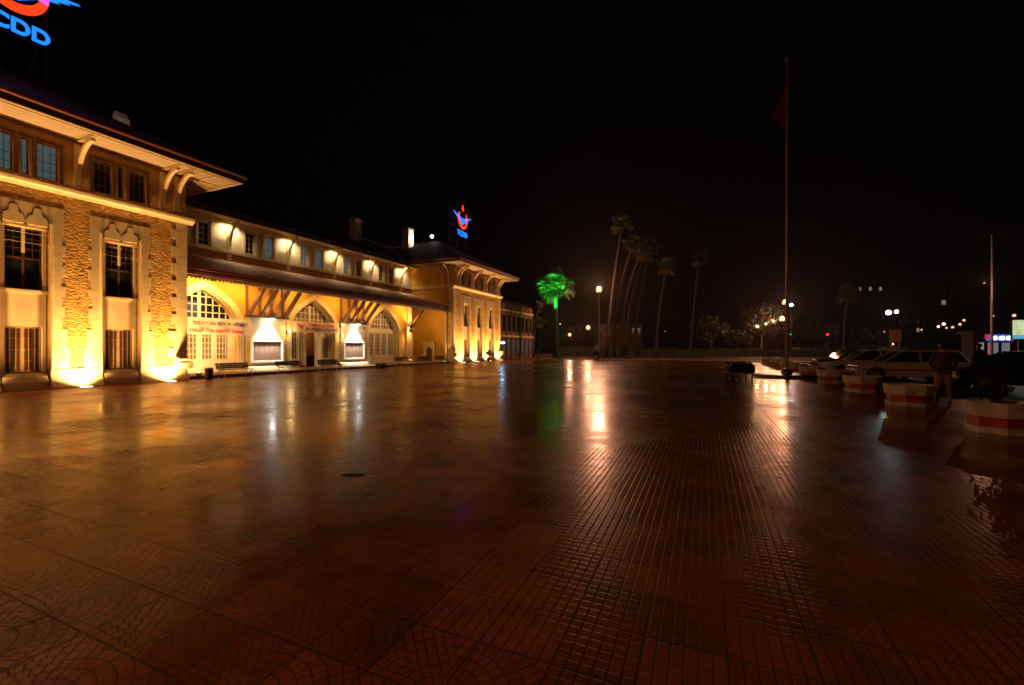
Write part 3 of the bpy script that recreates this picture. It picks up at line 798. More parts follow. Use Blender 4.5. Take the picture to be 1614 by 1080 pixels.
t = empty('canopy_lamp', (-24.6, 34.9, 5.12)); tag(t, 'added amber lamp brightening the canopy recess beside the far wing', 'canopy lamp', 'lamps under the canopy')  # added to brighten the recess walls
b = MB(); b.lathe([(.04, .5), (.05, .12), (.08, .04), (.09, 0)], seg=12); b.build('housing', 'brown', t)
b = MB(); b.lathe([(.01, -.015), (.07, -.002)], seg=12); b.build('lens', 'e_warm', t)
lamp('SPOT', (0, 0, -.04), 330, SOD, t, (-.35, 1, -.75), 150, 1, .06)
# brackets' downlights along the upper storey
bl = ['first', 'second', 'third', 'fourth', 'fifth']
for i, by in enumerate(ub[1:]):
    t = empty('eaves_lamp', (XU+.38, by-.30, 9.50)); tag(t, bl[i] + ' small eaves lamp from the left along the upper storey, beside a bracket', 'eaves lamp', 'eaves lamps on the upper storey')
    b = MB(); b.lathe([(.03, .16), (.06, .08), (.07, 0)], seg=10); b.build('housing', 'white', t)
    if i == 4: lamp('SPOT', (.2, .1, -.03), 110, SOD, t, (.3, 1, -.9), 150, 1, .03)  # extra spot added to brighten the far wing's side wall
    lamp('SPOT', (0, 0, -.03), 80, (1, .72, .36), t, (-.45, 0, -1), 150, 1, .03)
    lamp('SPOT', (0.1, .62, -.03), 165, (1, .74, .42), t, (-.3, -.2, -1), 160, 1, .03)
# lamp on the roof by the far chimney
t = empty('roof_floodlight', (-28.6, 42.6, 14.15)); tag(t, 'small white floodlight on the roof of the far wing shining at the chimney', 'floodlight')
b = MB(); b.box(-.12, .12, -.12, .12, 0, .25); b.tube([(0,0,-.5),(0,0,0)], .03, 6); b.build('housing', 'black', t)
b = MB(); b.sphere((-.05, -.22, .14), .17); b.build('lens', 'e_cool', t)
lamp('SPOT', (-.2, -.3, .1), 900, (1, .85, .66), t, (-2.6, -1.0, -.15), 60, .8, .08)
t = empty('roof_floodlight', (-29.6, 12.6, 14.2)); tag(t, 'small added lamp brightening the pale chimney behind the near wing roof', 'floodlight')  # lamp without a lens, added to brighten the chimney top
b = MB(); b.box(-.08, .08, -.08, .08, 0, .15); b.tube([(0,0,-1.5),(0,0,0)], .03, 6); b.build('housing', 'black', t)
lamp('SPOT', (-.15, .15, .1), 9, (1, .85, .66), t, (-1.2, 1.3, .5), 50, .8, .05)

# ================================================================ roof signs
def sign(yc, lab):
    t = empty('roof_sign', (-25.1, yc, 12.3)); tag(t, lab, 'neon sign', 'neon emblem signs on the wing roofs')
    f = MB()
    for y in (-1.0, 1.0): f.beam((-.12, y, 0), (-.12, y, 5.0), .05, .05); f.beam((-.14, y, 3.4), (-1.7, y, .9), .04, .04)
    for z in (1.75, 2.45, 3.2, 4.2): f.beam((-.12, -1.1, z), (-.12, 1.1, z), .04, .04)
    f.build('frame', 'black', t)
    rots = (R(90), 0, R(90))
    text('lettering', 'TCDD', .80, 'n_blue', t, (0.02, -1.12, 1.83), rots, .03, .022, sx=.98)
    r = MB(); n = 40; a0, a1 = R(-222), R(42)
    cz = 3.72
    def ringpts(rr, a, b_, k): return [(rr*math.cos(a+(b_-a)*i/k)*.98, cz+rr*1.06*math.sin(a+(b_-a)*i/k)) for i in range(k+1)]
    # open ring, thin at its tips and thick at the bottom
    def ringw(a): return .10 + .17*(.5-.5*math.sin(a))
    o = []; i_ = []
    for k in range(n+1):
        a = a0+(a1-a0)*k/n; wd = ringw(a)
        o.append((1.02*math.cos(a), cz+1.10*math.sin(a))); i_.append(((1.02-wd*1.3)*math.cos(a), cz+(1.10-wd*1.3)*math.sin(a)))
    r.strip(o, i_, .03, .09, 'x'); r.build('ring', 'n_red', t)
    r = MB(); fl = [(0, 4.62), (-.20, 4.86), (-.13, 5.14), (.02, 5.40), (.13, 5.14), (.22, 4.86)]; r.prism(fl, .03, .09, 'x'); r.build('flame', 'n_red', t)
    # wings: four stepped feathers each side, joined at the hub
    for s in (-1, 1):
        w = MB()
        for k in range(4):
            zt = 4.30-.19*k; L_ = 2.05-.34*k
            p = [(s*.12, zt-.42), (s*(L_-.12), zt-.02), (s*L_, zt-.06), (s*(L_-.35), zt-.17), (s*.12, zt-.60)]
            w.prism(p, -.02+.002*k, .02, 'x')
        w.build('wing_emblem', 'n_blue', t)
    h = MB(); h.prism([(-.16, 3.86), (.16, 3.86), (.10, 3.15), (-.10, 3.15)], -.02, .025, 'x'); h.build('hub', 'n_blue', t)
    for s in (-1, 1):
        pts = []; q = []
        for k in range(9):
            a = (R(-14) + R(36)*k/8) if s > 0 else (R(194) - R(36)*k/8)
            wd = ringw(a)
            pts.append((1.02*math.cos(a), cz+1.10*math.sin(a))); q.append(((1.02-wd*1.3)*math.cos(a), cz+(1.10-wd*1.3)*math.sin(a)))
        v = MB(); v.strip(pts, q, .092, .10, 'x'); v.build('ring_glow_overlap', 'n_mix', t)  # violet patch stands for the mixed glow of ring and wings
    return t
sign(7.95, 'large neon winged ring over blue letters on the near wing roof, cropped by the corner')
sign(43.2, 'small whole neon winged ring with flame over blue letters, on the far wing roof')

# ================================================================ banners
t = empty('banner', (-24.95, 16.05, 2.27)); tag(t, 'long white banner with dark and red lettering across the left arch', 'banner')
b = MB(); n = 20; L_ = 3.0
vs = [(.05*math.sin(i*.9)*.6, -L_/2-.3+(L_+.6)*i/n, z) for z in (0, .92) for i in range(n+1)]
b.add(vs, [(i, i+1, n+2+i, n+1+i) for i in range(n)]); c = b.build('cloth', 'fabric_b', t, recalc=False)
sm = c.modifiers.new("solid", 'SOLIDIFY'); sm.thickness = .008
text('lettering', "TCDD'DEN BÜYÜK HİZMET", .25, 'ink', t, (.05, -1.55, .54), (R(90), 0, R(90)), .002, .006, sx=.98)
text('lettering', "HALEP Tren Seferleri Başladı", .235, 'inkr', t, (.05, -1.70, .14), (R(90), 0, R(90)), .002, .006, sx=1.06)
for s in (-1, 1):
    r_ = MB(); r_.tube([(0, s*1.8, .9), (-.5, s*2.1, 1.15)], .008, 4); r_.build('rope', 'dark', t)
t = empty('banner', (-25.2, 22.95, 2.62)); tag(t, 'pinkish banner with a red emblem and two lines of print over the station entrance', 'banner')
b = MB(); n = 16; L_ = 4.0
vs = [(.03*math.sin(i*1.1), -L_/2+L_*i/n, z) for z in (0, .74) for i in range(n+1)]
b.add(vs, [(i, i+1, n+2+i, n+1+i) for i in range(n)]); c = b.build('cloth', 'fabric_p', t, recalc=False)
sm = c.modifiers.new("solid", 'SOLIDIFY'); sm.thickness = .008
text('lettering', "TÜRKİYE RAYLI TREN", .23, 'inkr', t, (.05, -.75, .44), (R(90), 0, R(90)), .002, .006)
text('lettering', "MİLLETİMİZE HAYIRLI OLSUN", .23, 'ink', t, (.05, -1.0, .14), (R(90), 0, R(90)), .002, .006, sx=.92)
e = MB(); e.prism([(-1.72, .56), (-1.3, .44), (-1.12, .56), (-1.30, .28), (-1.42, .26)], .045, .055, 'x'); e.build('emblem', 'inkr', t)
for s in (-1, 1):
    r_ = MB(); r_.tube([(0, s*2.0, .7), (-.15, s*2.15, .8)], .008, 4); r_.build('rope', 'dark', t)
t = empty('name_sign', (XS+.06, 22.6, 2.68)); tag(t, 'brown raised lettering on the lintel over the entrance doors, below the pink banner', 'sign')
text('lettering', "T.C.D.D. GAR MÜDÜRLÜĞÜ", .22, 'brown', t, (0, -1.6, .0), (R(90), 0, R(90)), .01, .004, sx=1.1)

# ================================================================ benches and small things by the building
def bench(y, lab, x=-22.5):
    t = empty('bench', (x, y, 0)); tag(t, lab, 'bench', 'dark benches along the front of the station')
    b = MB()
    for k in range(3): b.box(-.16+.16*k, -.03+.16*k, -.86, .86, .42, .45)
    b.build('seat', 'black', t, bevel=.005)
    b = MB()
    for k in range(3): b.beam((-.22-.03*k, -.86, .52+.10*k), (-.22-.03*k, .86, .52+.10*k), .03, .09)
    b.build('backrest', 'black', t)
    for s in (-.72, .72):
        b = MB(); b.tube([(.26, s, 0), (.24, s, .40), (-.14, s, .40), (-.24, s, .74)], .022, 6); b.tube([(-.14, s, .40), (-.22, s, 0)], .022, 6)
        b.build('leg', 'cream', t)
    return t
for y, l in ((15.2, 'black bench nearest the near wing, under the white banner'), (18.6, 'black bench in front of the left notice board'),
             (21.6, 'black bench in front of the station entrance doors'), (29.3, 'black bench before the right arch'),
             (32.4, 'black bench between the last pier and the recess'), (34.9, 'black bench in the recess beside the far wing')): bench(y, l)
t = empty('waste_bin', (-22.0, 13.55, 0)); tag(t, 'dark round waste bin at the corner of the near wing beside the first bench', 'bin')
b = MB(); b.lathe([(.14, 0), (.18, .45), (.19, .5)], seg=14); b.build('body', 'black', t); b = MB(); b.lathe([(.20, .5), (.20, .54), (.12, .60)], seg=14); b.build('lid', 'steel', t)
t = empty('low_box', (-22.1, 26.0, 0)); tag(t, 'small dark box with two raised ends on the ground left of the right arch', 'box')
b = MB(); b.box(-.2, .2, -.3, .3, .0, .28); b.build('body', 'black', t, bevel=.01)
for s in (-1, 1): b = MB(); b.box(-.2, .2, s*.305, s*.34, 0, .40); b.build('end_board', 'dark', t)

def leaf_cloud(mb, c, r, n, size, rnd, squash=1.0):
    for _ in range(n):
        while True:
            p = Vector((rnd.uniform(-1, 1), rnd.uniform(-1, 1), rnd.uniform(-1, 1)))
            if p.length < 1: break
        p = p * (.45 + .55*p.length) if p.length < .5 else p
        p = Vector((p.x*r, p.y*r, p.z*r*squash)) + Vector(c)
        a = Vector((rnd.gauss(0, 1), rnd.gauss(0, 1), rnd.gauss(0, 1))).normalized(); b = a.orthogonal().normalized()
        s = size*rnd.uniform(.6, 1.3); d = a.cross(b)
        mb.add([p-b*s*.5, p+a*s*.5-b*.0, p+b*s*.5+d*s*.1, p-a*s*.5], [(0, 1, 2, 3)])
t = empty('potted_plant', (-22.15, 43.9, 0)); tag(t, 'dark potted shrub standing before the middle window of the far wing', 'plant')
b = MB(); b.lathe([(.18, 0), (.24, .4), (.26, .42)], seg=12); b.build('pot', 'brick', t)
b = MB(); leaf_cloud(b, (0, 0, .95), .38, 260, .10, random.Random(2)); b.tube([(0,0,.4),(0,0,.9)], .02, 5); b.build('foliage', 'leaf', t, recalc=False)
t = empty('post_lamp', (-18.5, 40.3, 0)); tag(t, 'short thin post with a blue white lamp before the far wing end', 'post lamp')
b = MB(); b.tube([(0, 0, 0), (0, 0, 1.95)], .025, 8); b.build('post', 'steel', t)
b = MB(); b.box(-.42, -.02, -.06, .06, 1.93, 2.10); b.build('head', 'e_blue', t, bevel=.02)
lamp('POINT', (-.2, -.15, 2.0), 22, (.4, .7, 1), t, rad=.12)

# ================================================================ drains in the paving
for (u, v, L_, lab) in ((355, 657.5, .42, 'dark slot drain cover in the paving far left, before the near wing'), (556, 749, .30, 'small dark slot drain cover in the paving left of centre')):
    d_ = 1.6*691/(v-547); lt = (u-807)/691*d_; x, y = (lt*.9157-d_*.4019, lt*.4019+d_*.9157)
    t = empty('drain_cover', (x, y, 0), R(23)); tag(t, lab, 'drain')
    b = MB(); b.box(-L_/2, L_/2, -.05, .05, .001, .003); f = b.build('frame', 'black', t)
    b = MB()
    for k in range(9): b.box(-L_/2+.02+k*(L_-.04)/9, -L_/2+.02+(k+.55)*(L_-.04)/9, -.04, .04, .0032, .005)
    b.build('grating', 'black', t)
# ================================================================ street lamps
def street_lamp(x, y, h, e, lab, col=STREET, m='e_sod', r_=.22, style='globe', rad=None, pole=.06, grp=None, light=True, pm='black'):
    t = empty('street_lamp', (x, y, 0)); tag(t, lab, 'street lamp', grp)
    b = MB(); b.tube([(0, 0, 0), (0, 0, .9), (0, 0, h-.25)], [pole*1.8, pole*1.2, pole*.7], 8); b.lathe([(pole*3, 0), (pole*3, .1), (pole*1.8, .3)], seg=10); b.build('pole', pm, t)
    b = MB(); b.sphere((0, 0, h), r_); b.build('globe', m, t, smooth=True)
    b = MB(); b.lathe([(r_*.5, h-r_*1.3), (r_*.6, h-r_*.8)], seg=10); b.build('collar', 'black', t)
    if light: lamp('POINT', (0, 0, h-r_-.3) if False else (0, 0, h+r_+.12), e, col, t, rad=rad or r_*.8)
    return t
def at(u, d):     # pixel column of the photograph and depth -> ground point
    lat = (u-807)/691*d
    return (lat*.9157-d*.4019, lat*.4019+d*.9157)
def hz(v, d): return 1.6+(547-v)/691*d
x, y = at(944, 62); L1 = street_lamp(x, y, hz(457, 62), 5800, 'tall sodium street lamp right of the green lit palm', r_=.42, pole=.10, pm='steel')
x, y = at(927, 84); street_lamp(x, y, hz(517, 84), 1600, 'higher of the two low sodium lamps left of the tall sodium lamp', r_=.40)
x, y = at(898, 100); street_lamp(x, y, hz(528, 100), 1500, 'lower of the two low sodium lamps, just right of the green lit palm', r_=.36)
x, y = at(1237.5, 60); street_lamp(x, y, hz(477, 60), 1300, 'sodium lamp seen beside the flagpole at its highest bright spot', r_=.34, col=(1, .38, .18), pole=.05)
x, y = at(1247.5, 78); street_lamp(x, y, hz(481, 78), 250, 'white lamp just right of the flagpole and a little lower than the sodium one', r_=.26, col=(1, .8, .7), m='e_cool', pole=.05)
x, y = at(1233, 52); street_lamp(x, y, hz(503, 52), 1000, 'sodium lamp seen against the flagpole below the two others', r_=.30, col=(1, .38, .18), pole=.05)
x, y = at(1194, 70); street_lamp(x, y, hz(515, 70), 400, 'small white park lamp left of the yellow lit tree', r_=.22, col=(1, .5, .2), m='e_warm', pole=.04)
x, y = at(1207.5, 79); street_lamp(x, y, hz(511, 79), 1000, 'small lamp within the yellow lit tree, left of its twin', r_=.18, m='e_warm', pole=.04)
x, y = at(1219.5, 80); street_lamp(x, y, hz(506.5, 80), 1000, 'small lamp within the yellow lit tree, right of its twin', r_=.18, m='e_warm', pole=.04)
x, y = at(1401, 80); street_lamp(x, y, hz(493, 80), 500, 'bright white street lamp above the white cars', r_=.42, col=(.9, .97, 1), m='e_cool')
x, y = at(1413.5, 90); street_lamp(x, y, hz(491.5, 90), 150, 'smaller white street lamp right of the bright one above the cars', r_=.34, col=(1, .9, .85), m='e_cool')
farl = [(1479.5, 515, 3), (1488, 511, 4), (1502, 516, 3), (1513.5, 511.5, 3), (1520, 505, 3), (1492.5, 517, 2), (1565, 498, 3), (1599, 497.5, 4), (1453, 520, 1.6), (1394.5, 523, 2), (1049, 523, 2), (883, 511, 1.5), (903.5, 517, 1.3)]
names = ['first from the left in the row of far lamps', 'brightest and second in the row of far lamps', 'fourth in the row of far lamps', 'fifth in the row of far lamps', 'highest, last in the row of far lamps', 'dim amber, under the brightest of the row of far lamps',
         'beside the tall pole at the right', 'over the lit billboard', 'dim, left of the row of far lamps', 'dim amber, left of the orange hoarding', 'alone between the leaning palms and the dark trees', 'tiny, above the palm side lamps', 'tiny, left of the tall sodium lamp']
for (u, v, s), nm in zip(farl, names):
    x, y = at(u, 170); street_lamp(x, y, max(3, hz(v, 170)), 0, 'far street lamp, ' + nm, r_=.11*s+.08, m='e_sod' if u > 1500 or s < 3 else 'e_warm', light=False, grp='far street lamps across the square', pole=.08)
# traffic lights
for (u, v, m_, lab) in ((1304, 527, 'e_red', 'traffic light showing red, right of the flagpole'), (1246.5, 527, 'e_green', 'traffic light showing green, beside the flagpole')):
    x, y = at(u, 90); t = empty('traffic_light', (x, y, 0)); tag(t, lab, 'traffic light')
    h = hz(v, 90)
    b = MB(); b.tube([(0, 0, 0), (0, 0, h-.4)], .06, 8); b.build('post', 'steel', t)
    b = MB(); b.box(-.2, .2, -.1, .2, h-.8, h+.3); b.build('housing', 'black', t, bevel=.02)
    b = MB(); b.sphere((0, -.16, h), .26 if m_ == 'e_red' else .15); b.build('signal_lens', m_, t)

# ================================================================ flagpole
fx, fy = at(1240.5, 23.5)
t = empty('flagpole', (fx, fy, 0)); tag(t, 'tall slim flagpole on a round stepped base in the plaza', 'flagpole')
H = hz(95, 23.5)
b = MB(); b.tube([(0, 0, .25), (0, 0, 6), (0, 0, H)], [.085, .065, .035], 12); b.sphere((0, 0, H+.05), .08); b.build('pole', mat("painted pole", (.62, .50, .40), .5, .2, 3), t, smooth=True)
b = MB(); b.lathe([(1.62, -.0), (1.62, .14), (1.50, .15), (1.50, .16)], seg=40); b.lathe([(.28, .16), (.26, .30), (.14, .42)], seg=20); b.build('base', mat("dark wet base", (.05, .035, .03), .3, .3, 2), t)
t = empty('flag', (fx, fy, hz(133, 23.5))); tag(t, 'dark red flag hanging limp from the flagpole top', 'flag')
b = MB(); nz, nx = 16, 8; vs = []
for i in range(nz+1):
    v = i/nz
    for k in range(nx+1):
        w_ = k/nx; wid = .18+.50*math.sin(min(1, v*1.5)*math.pi*.6)
        xx = -(.05 + w_*wid*(1 if v < .8 else 1)) + (1.15*w_*max(0, v-.45))
        vs.append((xx, .12*math.sin(w_*9+v*2)*w_, -2.2*v - .5*w_*w_))
b.add(vs, [(i*(nx+1)+k, i*(nx+1)+k+1, (i+1)*(nx+1)+k+1, (i+1)*(nx+1)+k) for i in range(nz) for k in range(nx)])
c = b.build('cloth', mat("red flag cloth", (.16, .010, .008), .8, .2, 3), t, smooth=True, recalc=False); sm = c.modifiers.new("solid", 'SOLIDIFY'); sm.thickness = .01
lampx = None

# ================================================================ planters
def planter():
    t = empty('planter', (0, 0, 0))
    prof_oct = lambda r, z: [(r*math.cos(R(22.5)+math.pi/4*k), r*math.sin(R(22.5)+math.pi/4*k), z) for k in range(8)]
    def ring(levels, name, m, par):
        b = MB(); vs = []
        for r, z in levels: vs += prof_oct(r, z)
        n = len(levels); fs = [(i*8+k, i*8+(k+1) % 8, (i+1)*8+(k+1) % 8, (i+1)*8+k) for i in range(n-1) for k in range(8)]
        fs += [tuple(reversed(range(8))), tuple(range((n-1)*8, n*8))]
        b.add(vs, fs); return b.build(name, m, par, bevel=.012)
    body = ring([(.50, 0), (.53, .13)], 'base', 'pl_white', t)
    ring([(.48, .13), (.48, .31)], 'band', 'pl_red', t)
    ring([(.54, .31), (.57, .58), (.49, .58), (.47, .50)], 'rim', 'pl_white', t)
    b = MB(); vs = prof_oct(.48, .51); b.add(vs, [tuple(range(8))]); b.build('soil', 'soil', t, recalc=False)
    return t
M['pl_white'] = mat("weathered white planter paint", (.60, .55, .48), .55, .35, 4, .003, 25)
M['pl_red'] = mat("red planter paint", (.42, .035, .015), .5, .3, 4)
proto = planter()
py = [11.2, 15.3, 19.2, 23.3, 27.4, 31.5, 34.6, 37.6, 40.6, 43.6, 46.6, 49.6]
plab = ['nearest white and red octagonal planter, cropped by the right edge of the photo', 'second nearest planter, left of the standing person in tan trousers', 'third nearest planter, in front of the wheel of a white car',
        'fourth nearest planter, before the nose of the pale saloon', 'fifth nearest planter, just right of the flagpole base'] + ['planter %s beyond the flagpole base' % w_ for w_ in
        ('first', 'second', 'third', 'fourth', 'fifth', 'sixth', 'seventh and last')]
for i, y in enumerate(py):
    o = proto if i == 0 else copy_tree(proto)
    o.location = (5.12 if i < 5 else 5.1+.08*(i-4), y, 0.0); o.rotation_euler = (0, 0, R(random.Random(i).uniform(-6, 6)))
    o['label'] = plab[i]; o['category'] = 'planter'; o['group'] = 'white and red planters along the car park'
def shrub(x, y, z, lab, seed, h=.7):
    rnd = random.Random(seed)
    t = empty('shrub', (x, y, z)); tag(t, lab, 'shrub')
    b = MB()
    for k in range(9):
        a = rnd.uniform(0, 6.28); l = rnd.uniform(.5, 1)*h; q = Vector((math.cos(a)*.25*rnd.random(), math.sin(a)*.25*rnd.random(), l))
        b.tube([(0, 0, 0), tuple(q*.5), tuple(q)], [.01, .008, .004], 4, cap=False)
        leaf_cloud(b, tuple(q*.75), .16, 26, .07, rnd)
    b.build('foliage', 'hedge', t, recalc=False)
shrub(5.0, 11.1, .5, 'thin dark shrub in the nearest planter', 1, .55)

# ================================================================ cars
def car(paint, plate=True, wagon=False):
    """length along +X (front at -X end = 0), wheels at z 0"""
    t = empty('parked_car', (0, 0, 0))
    L_ = 4.2
    low = [(.0, .42), (.03, .62), (.12, .72), (.95, .86), (1.10, .90), (3.9 if wagon else 3.35, .95), (4.12, .90), (4.2, .60), (4.18, .36), (3.75, .24), (.45, .24), (.08, .28)]
    cab = [(1.05, .88), (1.72, 1.36), (2.05, 1.42), (2.9, 1.41), (3.9, 1.25), (4.1, .92)] if wagon else [(1.05, .88), (1.72, 1.36), (2.05, 1.41), (2.75, 1.39), (3.35, 1.12), (3.62, .93)]
    def body(poly, hw0, hw1, zlo, zhi, name, m, par):
        b = MB(); n = len(poly); vs = []
        def hw(z): k = max(0, min(1, (z-zlo)/(zhi-zlo))); return hw0+(hw1-hw0)*k
        secs = [-1, -.86, .86, 1]
        for s in secs:
            for (x, z) in poly:
                xx = x; zz = z
                if abs(s) == 1: xx = 2.1+(x-2.1)*.975; zz = zlo+(z-zlo)*.965+.01
                vs.append((xx, s*hw(z), zz))
        fs = [tuple(range(n)), tuple(reversed(range(3*n, 4*n)))]
        for k in range(3): fs += [(k*n+i, k*n+(i+1) % n, (k+1)*n+(i+1) % n, (k+1)*n+i) for i in range(n)]
        b.add(vs, fs); o = b.build(name, m, par, bevel=.03); return o
    body(low, .80, .82, .24, .95, 'body', paint, t)
    cb = body(cab, .76, .60, .88, 1.42, 'cabin', 'glass_car', t)
    # pillars and roof skin in body colour
    b = MB(); rx0, rx1 = (1.80, 3.75) if wagon else (1.80, 2.85)
    b.box(rx0, rx1, -.58, .58, 1.405, 1.445)
    for s in (-1, 1):
        def pil(p, q, w=.06):
            b.beam((p[0], s*p[1], p[2]), (q[0], s*q[1], q[2]), w, .05)
        pil((1.08, .77, .90), (1.80, .63, 1.40)); pil((2.42, .785, .92), (2.42, .625, 1.41), .07); pil((3.60 if not wagon else 4.08, .77, .93), (2.82 if not wagon else 3.8, .63, 1.39), .10)
        pil((1.78, .625, 1.41), (2.85 if not wagon else 3.8, .625, 1.41), .05)
        if wagon: pil((3.3, .785, .92), (3.3, .625, 1.41), .06)
    b.build('roof', paint, t, bevel=.01)
    for s in (-1, 1):
        b = MB(); b.box(-.012+.0, .05, s*.62-.15, s*.62+.15, .58, .70); b.build('headlight', 'lens', t, bevel=.01)
        b = MB(); b.box(4.15, 4.215, s*.62-.15, s*.62+.15, .62, .80); b.build('tail_light', 'tail', t, bevel=.01)
        b = MB(); b.box(1.28, 1.40, s*.80, s*.96, .90, 1.02); b.build('mirror', 'black', t, bevel=.02)
        b = MB(); b.box(.3, 3.9, s*.822, s*.835, .52, .58); b.build('side_moulding', 'rubber', t)
    b = MB(); b.box(-.035, .04, -.72, .72, .34, .48); b.build('bumper', 'rubber', t, bevel=.02)
    b = MB(); b.box(-.012, .05, -.42, .42, .58, .68); b.build('grille', 'black', t)
    for (x, s) in ((.80, -1), (.80, 1), (3.35, -1), (3.35, 1)):
        def disc(r0, y0, y1, seg=24, z=.30):
            q = MB(); q.tube([(x, s*y0, z), (x, s*y1, z)], r0, seg); return q
        w_ = disc(.30, .64, .835).build('wheel', 'rubber', t, bevel=.02)
        disc(.19, .836, .845).build('rim', 'steel', w_)
        a = MB(); n = 14
        o = [(x+.37*math.cos(math.pi*i/n), .30+.37*math.sin(math.pi*i/n)) for i in range(n+1)]; i2 = [(x+.31*math.cos(math.pi*i/n), .30+.31*math.sin(math.pi*i/n)) for i in range(n+1)]
        a.strip(o, i2, s*.70, s*.838, 'y'); a.build('wheel_arch', 'rubber', t)
    return t
M['glass_car'] = mat("car glass", (.015, .018, .02), .08, 0)
M['lens'] = mat("headlight glass", (.25, .25, .25), .35, 0)
M['tail'] = mat("tail light", (.35, .01, .01), .2, 0)
M['car_white'] = mat("white car paint", (.58, .53, .48), .25, .1, 2)
M['car_black'] = mat("black car paint", (.01, .01, .012), .12, .1, 2)
M['car_grey'] = mat("grey green car paint", (.14, .16, .15), .2, .1, 2)
grp = 'cars parked nose to the planters'
cw = car('car_white', wagon=True); cw.location = (6.5, 26.2, 0); tag(cw, 'white estate car behind the second and third planters', 'car', grp)
c2 = car('car_white'); c2.location = (6.0, 29.3, 0); tag(c2, 'pale saloon car parked just beyond the white estate car', 'car', grp)
c3 = car('car_black'); c3.location = (6.4, 33.2, 0); tag(c3, 'black car with lamp glints beyond the pale saloon, right of the flagpole base', 'car', grp)
def carcopy(src, loc, lab, rz=0):
    o = copy_tree(src); o.location = loc; o.rotation_euler = (0, 0, rz); o['label'] = lab; return o
carcopy(c3, (8.4, 21.9, 0), 'dark car behind the person in tan trousers')
carcopy(cw, (10.3, 18.4, 0), 'white estate car cropped by the right edge of the photo behind the nearest planter')
c5 = car('car_grey'); c5.location = (7.2, 38, 0); tag(c5, 'dark grey car, last in the row behind the black car', 'car', grp)
carcopy(c3, (19.5, 30, 0), 'dark car in the second row, below the lit shop sign', R(-12))
carcopy(c5, (22.0, 27, 0), 'grey car in the second row, below the lit billboard', R(-12))

# ================================================================ vendor cart
cx, cy = at(1165, 19.2)
t = empty('vendor_cart', (cx, cy, 0), R(20)); t.scale = (.86, .86, .95); tag(t, 'small street vendor cart on wheels covered with dark blue tarpaulin, standing alone on the plaza', 'cart')
b = MB(); b.box(-.58, .58, -.38, .38, .52, .58); b.build('deck', 'brown', t, bevel=.01)
b = MB(); nn = 10
vs = []
rr = random.Random(4)
lv = [(.60, .40, .50), (.61, .41, .66), (.58, .39, .86), (.45, .28, .95)]
for (a, c_, z) in lv:
    for k in range(24):
        an = 2*math.pi*k/24; ca, sa = math.cos(an), math.sin(an); m_ = max(abs(ca), abs(sa))
        vs.append((a*ca/m_*(1+.03*math.sin(k*2.1)), c_*sa/m_*(1+.04*math.sin(k*1.7)), z+rr.uniform(-.025, .025)))
fs = [(i*24+k, i*24+(k+1) % 24, (i+1)*24+(k+1) % 24, (i+1)*24+k) for i in range(3) for k in range(24)] + [tuple(range(72, 96))]
b.add(vs, fs); b.build('tarpaulin', mat("dark blue tarpaulin", (.012, .02, .045), .45, .3, 5), t, smooth=False, recalc=False)
for sx_ in (-.5, .5):
    for sy_ in (-.32, .32):
        b = MB(); b.box(sx_-.025, sx_+.025, sy_-.025, sy_+.025, .0 if sx_ > 0 else .1, .52); b.build('leg', 'dark', t)
for sy_ in (-.42, .42):
    b = MB(); b.tube([(-.3, sy_-.03, .2), (-.3, sy_+.03, .2)], .20, 18); w_ = b.build('wheel', 'rubber', t); b = MB(); b.tube([(-.3, sy_-.035, .2), (-.3, sy_+.035, .2)], .13, 14); b.build('rim', 'chim', w_)
b = MB(); b.tube([(-.58, -.3, .6), (-.85, -.3, .72), (-.85, .3, .72), (-.58, .3, .6)], .018, 6); b.build('handle', 'steel', t)

